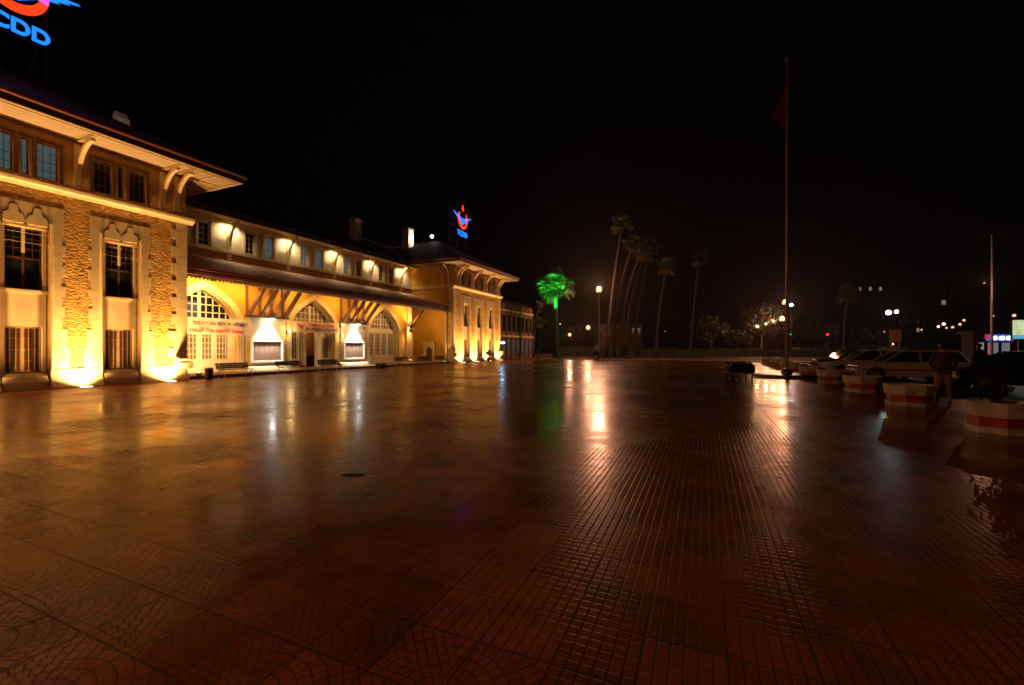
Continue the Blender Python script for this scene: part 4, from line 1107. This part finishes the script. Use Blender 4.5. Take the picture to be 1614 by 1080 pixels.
# ================================================================ people
def person(x, y, rz, lab, top, legs, hgt=1.70, arms='down', seed=0):
    k = hgt/1.70
    V = []; E = []; RD = []
    def v(p, r, par=None):
        V.append(tuple(c*k for c in p)); RD.append(r*k)
        if par is not None: E.append((par, len(V)-1))
        return len(V)-1
    pel = v((0, 0, .93), .135)
    wst = v((0, .0, 1.08), .125, pel); ch = v((0, .01, 1.28), .15, wst); nk0 = v((0, 0, 1.42), .085, ch); nk = v((0, -.01, 1.49), .052, nk0)
    hd = v((0, -.03, 1.57), .078, nk); hd2 = v((0, -.02, 1.64), .085, hd); v((0, -.01, 1.685), .05, hd2)
    tip = []
    for s in (-1, 1):
        hp = v((s*.10, 0, .88), .10, pel); kn = v((s*.12, -.015+.02*s, .48), .063, hp); ak = v((s*.13, .02, .09), .043, kn)
        v((s*.135, -.09, .035), .035, v((s*.13, -.02, .045), .04, ak))
        sh = v((s*.17, 0, 1.39), .07, nk0)
        if arms == 'down': el = v((s*.25, .03, 1.13), .047, sh); wr = v((s*.24, -.06, .88), .030, el)
        else: el = v((s*.27, .02, 1.13), .047, sh); wr = v((s*.14, -.16, .98), .030, el)
        pm = v((s*.235 if arms == 'down' else s*.10, wr and (-.08 if arms == 'down' else -.18), .81 if arms == 'down' else .95), .034, wr)
        base = V[pm]; tip.append((s, base))
    me = bpy.data.meshes.new('person'); me.from_pydata(V, E, [])
    o = bpy.data.objects.new('person', me); COL.objects.link(o)
    sk = o.modifiers.new('skin', 'SKIN'); sk.use_smooth_shade = True
    for i, sv in enumerate(me.skin_vertices[0].data): sv.radius = (RD[i], RD[i]*(.8 if i in (0, 1, 2, 3) else 1)); sv.use_root = (i == 0)
    sb = o.modifiers.new('sub', 'SUBSURF'); sb.levels = 2; sb.render_levels = 2
    dg = bpy.context.evaluated_depsgraph_get(); em = bpy.data.meshes.new_from_object(o.evaluated_get(dg)); em.name = 'person'
    bpy.data.objects.remove(o)
    # merge fingers, ears and nose into the same mesh
    bm = bmesh.new(); bm.from_mesh(em)
    def addmb(mb):
        vv = [bm.verts.new(p) for p in mb.v]
        for f in mb.f:
            try: bm.faces.new([vv[i] for i in f]).smooth = True
            except ValueError: pass
    for s, bse in tip:
        fm = MB(); bx, by, bz = bse
        for q in range(4):
            dx = (q-1.5)*.018; ln = [.060, .070, .066, .052][q]
            fm.tube([(bx+s*.0, by+dx, bz-.01), (bx-s*.006, by+dx*1.05, bz-.03-ln*.5), (bx-s*.020, by+dx, bz-.03-ln)], [.010, .009, .007], 6)
        fm.tube([(bx-s*.005, by-.025, bz+.015), (bx-s*.012, by-.052, bz-.01), (bx-s*.015, by-.050, bz-.04)], [.011, .010, .008], 6)
        addmb(fm)
    fm = MB()
    for s in (-1, 1): fm.sphere((s*.082*k, 0, 1.60*k), .022*k, 8, 5)
    fm.tube([(0, -.10*k, 1.615*k), (0, -.128*k, 1.585*k)], [.008, .015], 6)
    addmb(fm)
    bm.to_mesh(em); bm.free()
    em.materials.append(M['skin']); em.materials.append(M[top]); em.materials.append(M[legs]); em.materials.append(M['rubber'])
    for p in em.polygons:
        c = p.center
        if c.z > 1.46*k: p.material_index = 0
        elif c.z > .90*k or False:
            p.material_index = 1
        elif abs(c.x) > .185*k: p.material_index = 0 if c.z < .865*k else 1
        elif c.z < .075*k: p.material_index = 3
        else: p.material_index = 2
        p.use_smooth = True
    o = bpy.data.objects.new('person', em); COL.objects.link(o); o.location = (x, y, 0); o.rotation_euler = (0, 0, rz)
    tag(o, lab, 'person')
    h = MB(); h.sphere((0, .012*k, 1.645*k), .095*k, 14, 8, 1.0); hv = []
    hb = h.build('hair', 'hair', o, smooth=True)
    for vtx in hb.data.vertices:
        if vtx.co.y < -.03 and vtx.co.z < 1.68*k: vtx.co.y = -.02
    j = MB(); j.lathe([(.170*k, .86*k), (.175*k, .98*k), (.172*k, 1.15*k), (.185*k, 1.30*k), (.15*k, 1.41*k), (.07*k, 1.46*k)], seg=20)
    jo = j.build('jacket', top, o, smooth=True)
    for vtx in jo.data.vertices: vtx.co.y *= .74
    return o
M['skin'] = mat("skin", (.35, .20, .14), .5, .1); M['hair'] = mat("dark hair", (.012, .01, .008), .5, .2)
M['jkt_red'] = mat("dark red jacket", (.055, .014, .010), .8, .2, 6); M['trs_tan'] = mat("tan trousers", (.26, .17, .09), .8, .2, 6)
M['jkt_dark'] = mat("dark coat", (.02, .018, .018), .8, .2, 6); M['trs_dark'] = mat("dark trousers", (.02, .02, .025), .8, .2, 6)
x, y = at(1487, 12.2); person(x, y, R(160), 'person in dark red jacket and tan trousers standing between the two nearest planters', 'jkt_red', 'trs_tan', 1.68, 'front')
x, y = at(1544, 19.5); person(x, y, R(200), 'person in dark clothes standing among the cars, left of the lit shop sign', 'jkt_dark', 'trs_dark', 1.72)

# ================================================================ palms
def palm_crown(seed, n, size, blades=13, droop=1.0):
    b = MB(); rnd = random.Random(seed)
    for i in range(n):
        el = R(rnd.uniform(-55, 82)) ; az = rnd.uniform(0, 2*math.pi)
        d = Vector((math.cos(az)*math.cos(el), math.sin(az)*math.cos(el), math.sin(el)))
        L_ = size*rnd.uniform(.42, .6)
        b.cur = 1 if el < R(-32) else 0
        p0 = Vector((0, 0, 0)); p1 = d*L_*.6 + Vector((0, 0, -.02)); p2 = d*L_ + Vector((0, 0, -.10*size*droop*.5))
        b.tube([p0, p1, p2], [.03, .02, .015], 3, cap=False)
        side = d.cross(Vector((0, 0, 1))); side = side.normalized() if side.length > .01 else Vector((1, 0, 0)); up = side.cross(d).normalized()
        for k in range(blades):
            a = R(-100+200*k/(blades-1)) + rnd.uniform(-.06, .06)
            q = (d*math.cos(a) + side*math.sin(a)).normalized()
            bl = size*.52*(1-.25*abs(a)/1.8)*rnd.uniform(.85, 1.1)
            m_ = p2 + q*bl*.55 + up*.03*size; e = p2 + q*bl*.92 + Vector((0, 0, -.30*bl*droop))
            w_ = (up.cross(q)).normalized()*bl*.065
            b.add([p2, m_-w_, m_+w_, e-w_*.5+Vector((0,0,-.03)), e+w_*.1], [(0, 1, 2), (1, 3, 4, 2)])
    return b
def palm(base, top, r0, r1, size, nf, lab, seed, bend=0.0, grp=None, cat='palm tree'):
    t = empty('palm_tree', base); tag(t, lab, cat, grp)
    p0 = Vector((0, 0, 0)); p1 = Vector(top)-Vector(base)
    pts = []; rad = []; n = 14
    for i in range(n+1):
        s = i/n; p = p0.lerp(p1, s) + Vector((bend*math.sin(math.pi*s)*-1*.9157, bend*math.sin(math.pi*s)*-.4019, 0)); pts.append(p)
        rad.append((r0*1.5 if i == 0 else r0+(r1-r0)*s) * (1+.06*math.sin(i*2.3+seed)))
    b = MB(); b.tube(pts, rad, 10); b.build('trunk', 'trunk', t, smooth=True)
    cb = palm_crown(seed, nf, size); c = cb.build('crown', ['frond', 'frond_dry'], t, recalc=False); c.location = p1
    return t
x, y = at(876, 62); ph = hz(464, 62)
gp = palm((x, y, 0), (x, y, ph+1.3), .36, .24, 3.0, 74, 'fan palm with its crown lit bright green, right of the far wing', 11)
x0_, y0_ = x, y
for (dx, dy, lab) in ((-.4, -6.0, 'green ground floodlight in front of the foot of the lit palm'), (2.2, -5.4, 'green ground floodlight right of the foot of the lit palm')):
    t = empty('green_floodlight', (x+dx, y+dy, 0.04)); tag(t, lab, 'floodlight', 'green floodlights aimed at the palm')
    b = MB(); b.box(-.12, .12, -.03, .03, 0, .12); b.build('bracket', 'black', t)
    b = MB(); b.lathe([(.06, .10), (.13, .14), (.14, .30)], seg=12); b.build('housing', 'black', t)
    b = MB(); b.lathe([(.12, .302), (.04, .31)], seg=12); b.build('lens', emis("green lamp lens", (.05, 1, .15), .5), t)
    lamp('SPOT', (0, 0, .36), 120000, (.03, 1, .08), t, (-dx-.0, -dy, ph+2.2), 27, .35, .06)
specs = [((956, 563), (981, 352), 66, 'tallest leaning palm, first from the left of the leaning group'), ((969, 561), (998, 385), 68, 'second leaning palm from the left of the group'),
         ((980, 560), (1010, 396), 70, 'third leaning palm from the left of the group'), ((988.5, 560), (1017, 400), 74, 'fourth leaning palm from the left of the group'),
         ((996.5, 559), (1026, 388), 78, 'fifth and last leaning palm of the close group'), ((1034, 559), (1051, 418), 72, 'slim palm standing alone right of the leaning group'),
         ((1088, 559), (1104, 405), 80, 'dark palm between the leaning group and the dark trees'),
         ((1331, 556), (1338, 462), 75, 'palm with amber lit crown above the white cars')]
for i, ((u0, v0), (u1, v1), d, lab) in enumerate(specs):
    a = at(u0, d); b_ = at(u1, d*1.0)
    palm((*a, 0), (*b_, hz(v1, d)),   .21 if d < 76 else .20, .15, 2.0 if i != 7 else 2.2, 34, lab, 20+i, bend=(1.0 if i in (1, 2, 3) else .3), grp='tall palms in the park')

# ================================================================ leafy trees, hedges
def tree(u, d, h, r, lab, seed, trunk=.18, n=900, size=.45, lean=0, m='leaf', grp='trees in the park', thin=1.0):
    rnd = random.Random(seed); x, y = at(u, d)
    t = empty('tree', (x, y, 0)); tag(t, lab, 'tree', grp)
    tb = MB(); cb = MB()
    th = h*.42; tb.tube([(0, 0, 0), (.1, 0, th*.6), (.15+lean*.5, .1, th)], [trunk*1.4, trunk, trunk*.75], 8)
    for k in range(9):
        az = rnd.uniform(0, 6.28); q = Vector((lean+math.cos(az)*r*.62*rnd.uniform(.4, 1.1), math.sin(az)*r*.62*rnd.uniform(.4, 1.1), th+(h-th)*rnd.uniform(.12, .86)))
        s0 = Vector((.15+lean*.5, .1, th*rnd.uniform(.75, 1)))
        tb.tube([s0, s0.lerp(q, .5)+Vector((0, 0, .2)), q], [trunk*.5, trunk*.32, trunk*.1], 5, cap=False)
        leaf_cloud(cb, tuple(q), r*rnd.uniform(.32, .52), int(n/9), size, rnd, .75)
    tb.build('trunk', 'bark', t, smooth=True); cb.build('crown', m, t, recalc=False)
tree(840, 68, 9.4, 1.9, 'dark feathery tree between the far wing and the green palm', 1, n=1300, size=.35)
tree(1200, 84, 9.5, 4.2, 'tree lit yellow by the small park lamps, left of the flagpole', 2, n=2400, size=.5)
tree(1160, 78, 5.2, 3.0, 'low bushy tree left of the yellow lit tree', 3, n=1400)
tree(1120, 84, 7.5, 4.0, 'dark round tree behind the vendor cart', 4, n=1600)
tree(1285, 92, 5.6, 4.4, 'spreading amber lit tree right of the flagpole', 5, n=1800, size=.5)
tree(1365, 95, 5.0, 4.2, 'low spreading tree behind the white cars', 6, n=1500, size=.5)
tree(938, 80, 5.2, 1.6, 'small tree beside the pole of the tall sodium lamp', 7, n=900, size=.3)
tree(905, 120, 7, 4, 'dark tree far behind the two low sodium lamps', 8, n=1200, size=.6)
tree(1075, 110, 9, 6, 'broad dark tree far behind the leaning palms', 9, n=1800, size=.7)
tree(1255, 120, 9, 6, 'broad dark tree behind the flagpole lamps', 10, n=1600, size=.7)
def hedge(u0, u1, d, h, lab, seed, w=1.2):
    rnd = random.Random(seed); a = Vector((*at(u0, d), 0)); b_ = Vector((*at(u1, d), 0)); L_ = (b_-a).length
    t = empty('hedge', tuple(a), math.atan2(b_.y-a.y, b_.x-a.x)); tag(t, lab, 'hedge')
    m_ = MB(); k = int(L_*h*34)
    for _ in range(k):
        p = Vector((rnd.uniform(0, L_), rnd.uniform(-w/2, w/2), (rnd.random()**.6)*h*(.9+.15*math.sin(p_ if (p_ := rnd.uniform(0, 6)) else 0))))
        aa = Vector((rnd.gauss(0, 1), rnd.gauss(0, 1), rnd.gauss(0, 1))).normalized(); bb = aa.orthogonal().normalized(); s = .26*rnd.uniform(.6, 1.3)
        m_.add([p-bb*s*.5, p+aa*s*.5, p+bb*s*.5, p-aa*s*.5], [(0, 1, 2, 3)])
    m_.box(0, L_, -w*.35, w*.35, 0, h*.8); m_.build('foliage', 'hedge', t, recalc=False)
hedge(882, 1000, 72, 1.9, 'clipped hedge at the park edge below the low sodium lamps', 1)
hedge(1000, 1200, 76, 1.5, 'long low hedge at the park edge behind the slim palms', 2)
hedge(1205, 1330, 70, 1.3, 'low hedge behind the flagpole and traffic lights', 3)
hedge(1330, 1470, 62, 1.8, 'dark hedge behind the white cars', 4)

# ================================================================ post box sign near the park edge
x, y = at(941, 56); t = empty('litter_bin', (x, y, 0)); tag(t, 'dark post with pale round plate and box under the tall sodium lamp', 'sign post')
b = MB(); b.tube([(0, 0, 0), (0, 0, 2.1)], .05, 8); b.build('post', 'black', t)
b = MB(); b.tube([(0, -.06, 1.55), (0, -.10, 1.55)], .32, 20); b.build('round_plate', 'chim', t)
b = MB(); b.box(-.32, .32, -.25, .25, .05, 1.0); b.build('box', 'black', t, bevel=.03); b = MB(); b.box(-.16, .16, -.26, -.251, .15, .5); b.build('label_plate', 'chim', t)

# ================================================================ buildings beyond
def block(u0, u1, d, h, lab, m, wins=None, name='apartment_building', depth=12, wm='glass_dark', roofm='far_wall', lit=()):
    a = Vector((*at(u0, d), 0)); b_ = Vector((*at(u1, d), 0)); L_ = (b_-a).length
    t = empty(name, tuple(a), math.atan2(b_.y-a.y, b_.x-a.x)); tag(t, lab, 'building')
    w_ = MB(); w_.box(0, L_, 0, depth, -.1, h); w_.build('wall', m, t)
    r = MB(); r.box(-.3, L_+.3, -.3, depth+.3, h+.002, h+.35); r.build('roof', roofm, t)
    if wins:
        nx, nz = wins
        for j in range(nz):
            for i in range(nx):
                cx_ = L_*(i+.5)/nx; cz_ = h*(j+.55)/nz; ww, hh = L_/nx*.25, h/nz*.26
                q = MB(); q.box(cx_-ww, cx_+ww, -.06, -.003, cz_-hh, cz_+hh); f = q.build('window', m, t)
                q = MB(); q.box(cx_-ww+.08, cx_+ww-.08, -.07, -.061, cz_-hh+.08, cz_+hh-.08); q.build('pane', 'e_win' if (i, j) in lit else wm, f)
    return t
# goods wing beyond the far wing
t = empty('annexe_building', (-24, 49.2, 0)); tag(t, 'dim two storey brick annexe beyond the far wing, with pale glazed ground floor', 'building')
w_ = MB(); w_.box(-10, 0, 0, 13.2, 0, 7.5); w_.build('wall', 'brick', t)
r = MB(); r.add([(-10.4, -.3, 7.5), (.5, -.3, 7.5), (.5, 13.6, 7.5), (-10.4, 13.6, 7.5), (-5, 4, 9.4), (-5, 9.5, 9.4)], [(0,1,4), (1,2,5,4), (2,3,5), (3,0,4,5), (0,3,2,1)]); r.build('roof', 'roof', t)
for i in range(8):
    q = MB(); yy = .9+1.6*i; q.box(.003, .12, yy-.62, yy-.45, .1, 7.3); q.build('pilaster', 'brick', t)
    for (za, zb, gm) in ((3.6, 5.9, 'glass_dark'), (.7, 2.6, 'glass_annexe')):
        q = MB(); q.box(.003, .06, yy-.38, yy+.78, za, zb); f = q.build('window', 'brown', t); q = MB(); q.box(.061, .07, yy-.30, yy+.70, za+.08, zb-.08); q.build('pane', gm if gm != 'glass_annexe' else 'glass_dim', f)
q = MB(); q.box(.125, .22, 0, 13.2, 2.9, 3.15); q.box(.125, .22, 0, 13.2, 6.3, 6.5); q.build('string_course', 'cream', t)
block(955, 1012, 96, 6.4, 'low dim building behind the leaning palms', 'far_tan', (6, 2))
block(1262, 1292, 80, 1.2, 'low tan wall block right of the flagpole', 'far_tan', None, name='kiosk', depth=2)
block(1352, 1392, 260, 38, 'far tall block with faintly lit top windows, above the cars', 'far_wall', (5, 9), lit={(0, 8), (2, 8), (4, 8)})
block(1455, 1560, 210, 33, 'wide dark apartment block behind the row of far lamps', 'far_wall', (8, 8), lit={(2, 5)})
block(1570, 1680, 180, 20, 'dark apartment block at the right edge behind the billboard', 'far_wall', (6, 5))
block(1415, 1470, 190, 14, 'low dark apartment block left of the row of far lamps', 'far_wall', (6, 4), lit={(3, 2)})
# shop with lit sign
t = block(1535, 1600, 55, 3.2, 'small shop with a lit blue white and red sign over bright windows', 'far_wall', None, name='shop', depth=1.5)
L_ = (Vector((*at(1600, 55), 0))-Vector((*at(1535, 55), 0))).length
q = MB(); q.box(L_*.30, L_*.86, -.35, -.02, 2.35, 3.15); q.build('sign_box', emis("blue sign face", (.05, .10, .55), 1.0), t, bevel=.02)
q = MB(); q.box(L_*.855, L_*.90, -.36, -.02, 2.4, 3.15); q.box(L_*.27, L_*.30, -.36, -.02, 2.6, 3.15); q.build('sign_end', emis("red sign end", (.6, .02, .06), 1.0), t)
for k, (a, b_, c_) in enumerate(((.10, .26, (.25, .30, .28)), (.32, .42, (.30, .12, .14)), (.46, .60, (.16, .18, .24)), (.66, .88, (.16, .18, .18)))):
    q = MB(); q.box(L_*a, L_*b_, -.05, -.003, .6, 2.2); f = q.build('window', 'dark', t); q = MB(); q.box(L_*a+.06, L_*b_-.06, -.06, -.051, .66, 2.14); q.build('pane', emis("lit shop window", c_, .8), f)
for k, s_ in enumerate(((.36, .50), (.53, .68), (.70, .82))):   # unreadable glowing blobs of lettering
    q = MB(); q.prism([(L_*s_[0], 2.48), (L_*s_[1]-.15, 2.44), (L_*s_[1], 2.7), (L_*s_[1]-.1, 2.98), (L_*s_[0]+.1, 2.92)], -.40, -.36, 'y'); q.build('lettering', 'e_signw', t)
# billboard
a = at(1595, 48); t = empty('billboard', (*a, 0), R(0)); tag(t, 'pale green lit billboard with a blue lower edge at the right side of the photo', 'billboard')
q = MB(); q.box(0, 3.6, 0, .25, 2.4, 4.6); q.build('frame', 'black', t, bevel=.02)
def bb():
    m = bpy.data.materials.new("lit poster"); nt, N, L = nodes_of(m); b = N["Principled BSDF"]; b.inputs["Base Color"].default_value = (.02,.02,.02,1)
    g_ = N.new("ShaderNodeTexCoord"); n = N.new("ShaderNodeTexNoise"); n.inputs["Scale"].default_value = 1.4; L.new(g_.outputs["Object"], n.inputs[0])
    r = N.new("ShaderNodeValToRGB"); r.color_ramp.elements[0].position = .35; r.color_ramp.elements[0].color = (.62, .50, .30, 1); r.color_ramp.elements[1].position = .6; r.color_ramp.elements[1].color = (.60, .85, .45, 1)
    L.new(n.outputs["Fac"], r.inputs[0]); L.new(r.outputs[0], b.inputs["Emission Color"]); b.inputs["Emission Strength"].default_value = .9
    return m
q = MB(); q.box(.08, 3.52, -.03, -.003, 2.9, 4.52); q.build('poster', bb(), t)
q = MB(); q.box(.08, 3.52, -.03, -.003, 2.48, 2.89); q.build('lower_strip', emis("blue strip", (.10, .38, .55), 1.0), t)
for xx in (.6, 3.0): q = MB(); q.tube([(xx, .12, 0), (xx, .12, 2.4)], .07, 8); q.build('leg', 'steel', t)
lamp('SPOT', (1.8, -.2, 3.4), 90, (.75, 1, .75), t, (-.5, -1, -.3), 140, 1, .4)
# hoarding lit orange
a = at(1403, 66); t = empty('hoarding', (*a, 0), R(10)); tag(t, 'small orange lit hoarding on legs below the bright white street lamp', 'billboard')
q = MB(); q.box(0, 1.5, 0, .1, 2.3, 4.2); q.build('board', mat("printed hoarding", (.38, .17, .07), .6, .5, 4), t)
for xx in (.2, 1.3): q = MB(); q.tube([(xx, .05, 0), (xx, .05, 2.3)], .05, 6); q.build('leg', 'steel', t)
x, y = at(1408, 61); street_lamp(x, y, 2.0, 90, 'short amber lamp in front of the orange hoarding', r_=.08, m='e_warm', pole=.03)
# tall mast by the shop
x, y = at(1564, 42); t = empty('mast', (x, y, 0)); tag(t, 'tall mast with an amber glint, left of the shop sign', 'mast')
q = MB(); q.tube([(0, 0, 0), (0, 0, hz(370, 42))], [.12, .06], 8); q.build('pole', 'steel', t)
x, y = at(1552, 40); street_lamp(x, y, hz(447, 40), 260, 'black globe lamp shining beside the tall mast', r_=.05, m='black', pole=.03)  # globe is black, yet a point light shines from it

# ================================================================ unseen lamp added behind the camera to light the foreground paving
street_lamp(-9, -9, 9, 2100, 'added unseen lamp behind the camera, lighting the foreground paving', col=REDS, r_=.2, pole=.07)

# ================================================================ damp night air
hb = MB(); hb.box(-420, 420, -60, 420, -1.6, 60)
ho = hb.build('haze', mat("haze", (0, 0, 0), 1, 0)); ho['kind'] = 'stuff'
hm = ho.data.materials[0]; nt = hm.node_tree
nt.nodes.remove(nt.nodes["Principled BSDF"])
pv = nt.nodes.new("ShaderNodeVolumePrincipled"); pv.inputs["Color"].default_value = (.9, .85, .8, 1); pv.inputs["Density"].default_value = .00024; pv.inputs["Anisotropy"].default_value = .75
nt.links.new(pv.outputs[0], [n for n in nt.nodes if n.type == 'OUTPUT_MATERIAL'][0].inputs["Volume"])
